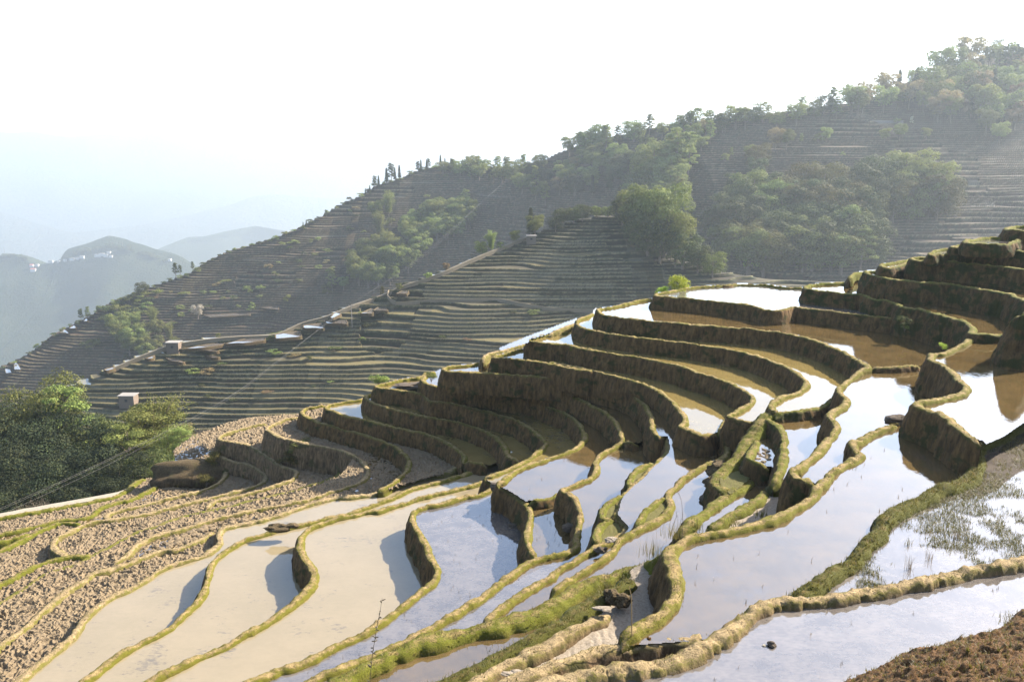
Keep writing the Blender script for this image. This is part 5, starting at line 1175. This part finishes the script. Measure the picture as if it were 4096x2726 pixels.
stalks([sid('K', 600, 1150)], 34, .12, 'rice stalks in the large bright pond', 'short dark stalk in the large bright pond')
stalks([sid('F', 1600, 800)], 24, .16, 'rice stalks in the pond above the four cornered one', 'dark old rice stalk in the pond above the four cornered one')
stalks([sid('D', 1000, 1200)], 16, .10, 'rice stalks in the nearest pond', 'thin stalk in the nearest pond')
# cane and tall stems
def stem(name, pts, r, label, cat, twig=0, mat=None):
    mb = MB(); P_ = np.array(pts); mb.tube(P_, r, 6)
    for k in range(twig):
        f = rng.uniform(.15, .97); p0 = np.array([np.interp(f, np.linspace(0, 1, len(P_)), P_[:, i]) for i in range(3)])
        dv = np.array([rng.uniform(-1, 1), rng.uniform(-1, 1), rng.uniform(-.3, .8)]) * .035
        mb.tube([p0, p0 + dv * .5, p0 + dv], [.0035, .008, .002], 4)
    o = link(name, mb.mesh(name, mat or M['cane'])); o.location = P_[0]; 
    me = o.data; co_ = np.empty(len(me.vertices) * 3); me.vertices.foreach_get('co', co_); me.vertices.foreach_set('co', (co_.reshape(-1, 3) - P_[0]).ravel().astype(np.float32)); me.update()
    tag(o, label, cat); return o
t = NT('dry_cane'); M['cane'] = t.done(t.bsdf(t.mix(t.noise(14, 4, .7), (.10, .06, .025), (.26, .18, .08)), .8, .2).outputs[0])
p0 = tp('C', 1042, 1425, 11.4); Yc = p0[1]
stem('cane', [p0 - [0, 0, .15], at_y(2000 + 1032 / 1.96, 1900 + 1150 / 1.96, Yc), at_y(2000 + 1030 / 1.96, 1900 + 950 / 1.96, Yc + .05), at_y(2000 + 1012 / 1.96, 1900 + 868 / 1.96, Yc + .1)], [.014, .013, .011, .008], 'thin brown cane stuck in the mud strip in front of the dark hollow', 'cane')
Y1 = 6.5
stem('twig', [at_y(1478, 2830, Y1), at_y(1481, 2700, Y1), at_y(1492, 2600, Y1), at_y(1505, 2520, Y1), at_y(1518, 2455, Y1), at_y(1529, 2388, Y1)], [.0035, .0032, .003, .0028, .0022, .0012], 'tall thin budding twig rising from the bottom edge over the beige pond', 'twig', 26, M['stem'])
p0 = tp('C', 1430, 450, 11.1); Yc = p0[1]
stem('twig', [p0 - [0, 0, .1], at_y(2000 + 1432 / 1.96, 1900 + 330 / 1.96, Yc), at_y(2000 + 1425 / 1.96, 1900 + 210 / 1.96, Yc), at_y(2000 + 1408 / 1.96, 1900 + 155 / 1.96, Yc), at_y(2000 + 1390 / 1.96, 1900 + 130 / 1.96, Yc)], [.007, .006, .005, .004, .002], 'tall curved reed stem by the grassy corner', 'twig', 14, M['stem'])
stem('twig', [p0 + [-.35, 0, -.1], at_y(2000 + 1360 / 1.96, 1900 + 380 / 1.96, Yc), at_y(2000 + 1385 / 1.96, 1900 + 320 / 1.96, Yc), at_y(2000 + 1380 / 1.96, 1900 + 280 / 1.96, Yc)], [.005, .004, .004, .006], 'short reed stem left of the tall curved one', 'twig', 6, M['stem'])
for (x, y, x1, y1) in [(1975, 1285, 1968, 1205), (2065, 1270, 2060, 1205), (1680, 1440, 1650, 1320), (1660, 1440, 1695, 1340)]:
    p0 = tp('B', x, y, 12.2); Yc = p0[1]
    stem('twig', [p0 - [0, 0, .1], at_y(1100 + (x + x1) / 2 / 1.96, 1900 + (y + y1) / 2 / 1.96, Yc), at_y(1100 + x1 / 1.96, 1900 + y1 / 1.96, Yc)], [.004, .003, .0015], {1975: 'thin dry weed on the fresh green bank, third from the left', 2065: 'thin dry weed on the fresh green bank, rightmost', 1680: 'thin dry weed on the fresh green bank leaning left', 1660: 'thin dry weed on the fresh green bank leaning right'}[x], 'weed', 10, M['stem'])
# sprouting plants on the soil slope
gp = bankV[8:110, ::1].reshape(-1, 3); sel = rng.choice(len(gp), 1500)
gm = blades('grass', np.repeat(gp[sel], 5, 0) + rng.normal(0, .02, (7500, 3)) * [1, 1, .2], .06, .005, M['blade'], 1.3, 5)
o = link('soil_weeds', gm); tag(o, kind='stuff')
def sprout(u, v, h, L, label, n=9):
    pos = at_h(u, v, h); b = rng.normal(0, .006, (n, 3)) * [1, 1, 0]
    o = link('sprout', blades('sprout', b, L, .010, M['blade_g'], 1.3, int(u))); o.location = pos; tag(o, label, 'sprout')
for (x, y, L, l) in [(2240, 1370, .12, 'lime sprout in the middle of the red brown slope'), (1640, 1470, .13, 'lime sprout near the rim of the slope, left one'), (1910, 1380, .11, 'lime sprout on the rim of the slope, centre one'), (1500, 1490, .10, 'lime sprout at the lower left end of the slope rim'), (1930, 1510, .13, 'lime sprout low on the slope, left of two'), (2015, 1520, .12, 'lime sprout low on the slope, right of two'), (1810, 1440, .10, 'flat lime sprout on the slope'), (2150, 1380, .10, 'small lime sprout right of the centre one')]:
    u = 2896 + x / 1.96; v = 1900 + y / 1.96
    k = np.argmin((proj(bankV.reshape(-1, 3))[0] - u) ** 2 + (proj(bankV.reshape(-1, 3))[1] - v) ** 2)
    sprout(u, v, CAMZ - bankV.reshape(-1, 3)[k, 2], L, l)
p0 = at_h(4068, 2500, 9.3); 
for k, (du, dv) in enumerate([(-48, -60), (-40, -40), (-20, -50)]):
    stem('twig', [p0, at_y(4068 + du * .5, 2500 + dv * .5, p0[1]), at_y(4068 + du, 2500 + dv, p0[1])], [.004, .003, .0015], ['longest', 'middle', 'shortest'][k] + ' bare twig at the right edge above the brown slope', 'twig', 5, M['stem'])
tuft(p0, 160, .17, 'green tuft of grass on the lump at the right edge', 'blade_g', .006, sp=.16, cat='grass clump', name='grass_clump')

# ------------------------------------------------------------------ pole, wires, huts, village
t = NT('weathered_metal'); M['pole'] = t.done(t.bsdf((.16, .14, .12), .7, .3).outputs[0])
t = NT('wire_metal'); M['wire'] = t.done(t.bsdf((.10, .09, .08), .6, .3).outputs[0])
t = NT('white_wall'); M['white'] = t.done(t.bsdf(t.mix(t.noise(.3, 3), (.30, .295, .28), (.42, .41, .39)), .9, .2).outputs[0])
t = NT('brick_wall')
bk = t.n('ShaderNodeTexBrick'); bk.inputs['Scale'].default_value = 2.5; bk.inputs['Color1'].default_value = (.13, .085, .06, 1); bk.inputs['Color2'].default_value = (.20, .14, .10, 1); bk.inputs['Mortar'].default_value = (.10, .08, .06, 1)
tc = t.n('ShaderNodeTexCoord'); t.l(tc.outputs['Object'], bk.inputs['Vector']); M['brick'] = t.done(t.bsdf(bk.outputs['Color'], .95, .2).outputs[0])
t = NT('roof_slab'); M['roof'] = t.done(t.bsdf(t.mix(t.noise(2, 3), (.13, .115, .10), (.22, .20, .175)), .9, .2).outputs[0])
t = NT('dark_opening'); M['dark'] = t.done(t.bsdf((.015, .014, .013), .6, .3).outputs[0])
t = NT('red_roof'); M['red'] = t.done(t.bsdf((.30, .09, .06), .9, .2).outputs[0])
pb = ground_at('L1', 1408, 1300); ph = 92 * pb[1] / F
root = bpy.data.objects.new('utility_pole', None); COL.objects.link(root); root.location = pb; tag(root, 'slim utility pole with a crossarm standing on the valley slope among the wires', 'utility pole')
mb = MB(); mb.tube([(0, 0, -.5), (0, 0, ph * .5), (0, 0, ph)], [.17, .14, .10], 10); link('post', mb.mesh('post', M['pole']), root)
mb = MB(); mb.box((0, 0, ph - .6), (2.2, .14, .14)); link('crossarm', mb.mesh('crossarm', M['pole'], False), root)
for dx in (-1.0, 0, 1.0):
    mb = MB(); mb.tube([(dx, 0, ph - .55), (dx, 0, ph - .35), (dx, 0, ph - .25)], [.05, .07, .03], 8); link('insulator', mb.mesh('insulator', M['pole']), root)
def wire(pix, r, label):
    P3 = np.array([at_y(u, v, Y) for (u, v, Y) in pix]); S = catmull(P3, 4.0)
    mb = MB(); mb.tube(S, r, 5); o = link('wire', mb.mesh('wire', M['wire'])); tag(o, label, 'wire')
Tp = (1408, 1212); Yp = pb[1]
def iy(a, b, f): return 1 / ((1 - f) / a + f / b)
for k, (off, l) in enumerate([((-7, 0), 'upper wire running from the pole down to the left edge'), ((0, 3), 'middle wire running from the pole down to the left edge'), ((7, 2), 'lower wire running from the pole down to the left edge')]):
    e = [(0, 0), (6, 8), (26, 30)][k]
    base = [(1408 + off[0], 1212 + off[1], 0), (1260, 1327, .12), (1112, 1440, .25), (959, 1557, .39), (830, 1635, .5), (704, 1703, .6), (500, 1803, .74), (300, 1898, .87), (0, 2032, 1.0), (-300, 2160, 1.15)]
    pix = [(u, v + (e[1] * (i / 9) if i else 0), iy(Yp, 78, min(f, 1.12))) for i, (u, v, f) in enumerate(base)]
    wire(pix, .009, l)
for k, off in enumerate([-6, 0, 6]):
    pix = [(1408 + off, 1212, Yp), (1530, 1135, Yp + 12), (1651 + off, 1055 + off * .3, Yp + 25), (1804 + off, 922, Yp + 60), (1930, 805, Yp + 140), (2044 + off, 708, 640)]
    wire(pix, .014, ['upper', 'middle', 'lower'][k] + ' wire climbing from the pole up the left hill')
def house(key, u, v, wd, dp, ht, mat, roofmat, label, name='hut', cat='hut', flat=True, wins=1, rz=0., Y=None):
    g_ = ground_at(key, u, v)
    r = bpy.data.objects.new(name, None); COL.objects.link(r); r.location = g_; r.rotation_euler = (0, 0, rz); tag(r, label, cat)
    mb = MB(); mb.box((0, 0, ht / 2 - .5), (wd, dp, ht + 1.0)); link('wall', mb.mesh('wall', mat, False), r)
    mb = MB()
    if flat: mb.box((0, 0, ht + .13), (wd + .5, dp + .5, .22))
    else:
        mb.add([(-wd / 2 - .3, -dp / 2 - .3, ht), (wd / 2 + .3, -dp / 2 - .3, ht), (wd / 2 + .3, dp / 2 + .3, ht), (-wd / 2 - .3, dp / 2 + .3, ht), (-wd / 2, 0, ht + dp * .28), (wd / 2, 0, ht + dp * .28)],
               [(0, 1, 5, 4), (2, 3, 4, 5), (3, 0, 4, 4), (1, 2, 5, 5), (3, 2, 1, 0)])
    link('roof', mb.mesh('roof', roofmat, False), r)
    for i in range(wins):
        x = (i + .5) / wins * wd - wd / 2
        mb = MB(); mb.box((x, -dp / 2 - .02, ht * .55), (min(.9, wd / wins * .4), .06, ht * .28)); link('window', mb.mesh('window', M['dark'], False), r)
    return r
house('L1', 697, 1392, 4.4, 3.4, 3.2, M['brick'], M['roof'], 'small brick hut with a flat slab roof on the end of the ridge path')
house('L1', 515, 1602, 5.0, 3.6, 3.2, M['brick'], M['roof'], 'small brick hut half hidden behind the bamboo at left')
house('L1', 2125, 958, 4.0, 3.2, 2.6, M['brick'], M['roof'], 'tiny stone hut on the bare knoll below the tall cypress')
house('L2', 3545, 488, 24, 3, .9, M['roof'], M['roof'], 'long low white roofed shed high on the right terraces', 'shed', 'shed', wins=0)
house('L2', 4060, 420, 12, 6, 4, M['white'], M['roof'], 'small pale building between trees near the right edge', 'house', 'house', wins=2)
vl = [(262, 1042, 12, 0), (290, 1036, 16, 0), (310, 1032, 12, 0), (330, 1028, 14, 0), (205, 1046, 16, 0), (237, 1044, 10, 0), (392, 1022, 20, 0), (408, 1018, 18, 0), (424, 1022, 14, 0), (436, 1008, 12, 0), (444, 1026, 12, 0), (134, 1080, 18, 1), (128, 1064, 12, 1), (150, 1062, 10, 0), (680, 1038, 10, 0)]
for i, (u, v, wd, red) in enumerate(vl):
    lab_ = 'white walled house of the hazy hilltop village' if not red else ('red roofed house on the hazy saddle, ' + ('larger lower one' if u == 134 else 'smaller upper one'))
    h_ = house('FA', u, v + 4, wd, 10, 9 if wd > 12 else 7, M['white'], M['red'] if red else M['roof'], lab_, 'house', 'house', flat=not red, wins=3)
    if not red: h_['group'] = 'houses of the hilltop village'
for (u, v, hp, l) in [(492, 990, 26, 'thin lattice mast on top of the village hill'), (20, 1022, 32, 'thin lattice mast on the hill at the left edge')]:
    p_ = ground_at('FA', u, v); hh = hp * p_[1] / F
    mb = MB()
    for (a, b_) in ((-1, -1), (1, -1), (0, 1)): mb.tube([(a * 1.3, b_ * 1.3, -2), (a * .2, b_ * .2, hh)], [.35, .25], 4)
    for k in range(8): z = hh * k / 8; w_ = 1.3 - 1.1 * k / 8; mb.tube([(-w_, -w_, z), (w_, -w_, z + hh / 16), (0, w_, z + hh / 8)], [.15] * 3, 4)
    o = link('lattice_mast', mb.mesh('lattice_mast', M['pole'])); o.location = p_; tag(o, l, 'mast')
# pale sand strip beyond the outermost rim
S = np.array([at_h(x / 2.6133, 1950 + y / 2.6133, 28.1) for x, y in [(-80, 300), (0, 288), (200, 250), (400, 215), (600, 180), (800, 145), (1050, 98), (1200, 68), (1320, 22), (1400, -10), (1440, -35)]])
S = catmull(S, .5); n = len(S); wv = .45 + .35 * np.clip((np.linspace(0, 1, n) - .8) * 5, 0, 1)
V = np.concatenate([S + [0, -1, 0] * wv[:, None], S + [0, 0, .10], S + [0, 1, 0] * wv[:, None] * 1.6 + [0, 0, -.05]]); i = np.arange(n - 1)
Fq = np.concatenate([np.stack([i, i + 1, i + 1 + n, i + n], 1), np.stack([i + n, i + 1 + n, i + 1 + 2 * n, i + 2 * n], 1)])
V[:, 2] += .04 * noise(V, 2, 4); o = link('sand_path', mesh('sand_path', V, Fq, M['sand'])); tag(o, kind='structure')
# ------------------------------------------------------------------ camera, light, sky
cam = bpy.data.cameras.new('camera'); co = bpy.data.objects.new('camera', cam); COL.objects.link(co)
cam.sensor_width = 36; cam.lens = 36 * F / 4096; cam.clip_start = .1; cam.clip_end = 60000
co.location = (0, 0, CAMZ); co.rotation_euler = (math.pi / 2 - PIT, 0, 0)
scene.camera = co
sun = bpy.data.lights.new('sun', 'SUN'); sun.energy = 4.8; sun.angle = R(.5); sun.color = (1, .93, .82)
so = bpy.data.objects.new('sun', sun); COL.objects.link(so); so.location = (0, 0, 300)
sd = Vector((math.sin(R(SUN_AZ)) * math.cos(R(SUN_EL)), math.cos(R(SUN_AZ)) * math.cos(R(SUN_EL)), math.sin(R(SUN_EL))))
so.rotation_euler = sd.to_track_quat('Z', 'Y').to_euler()
w = bpy.data.worlds.new('World'); scene.world = w; w.use_nodes = True
nt = w.node_tree; bg = nt.nodes['Background']
sk = nt.nodes.new('ShaderNodeTexSky'); sk.sky_type = 'NISHITA'; sk.sun_disc = False
sk.sun_elevation = R(SUN_EL); sk.sun_rotation = R(SUN_AZ); sk.air_density = 1.0; sk.dust_density = 4.5; sk.ozone_density = 1.8; sk.altitude = 1200
nt.links.new(sk.outputs[0], bg.inputs[0]); bg.inputs[1].default_value = .112
scene.view_settings.view_transform = 'Standard'; scene.view_settings.look = 'None'; scene.view_settings.gamma = 1
scene.view_settings.exposure = 2.3
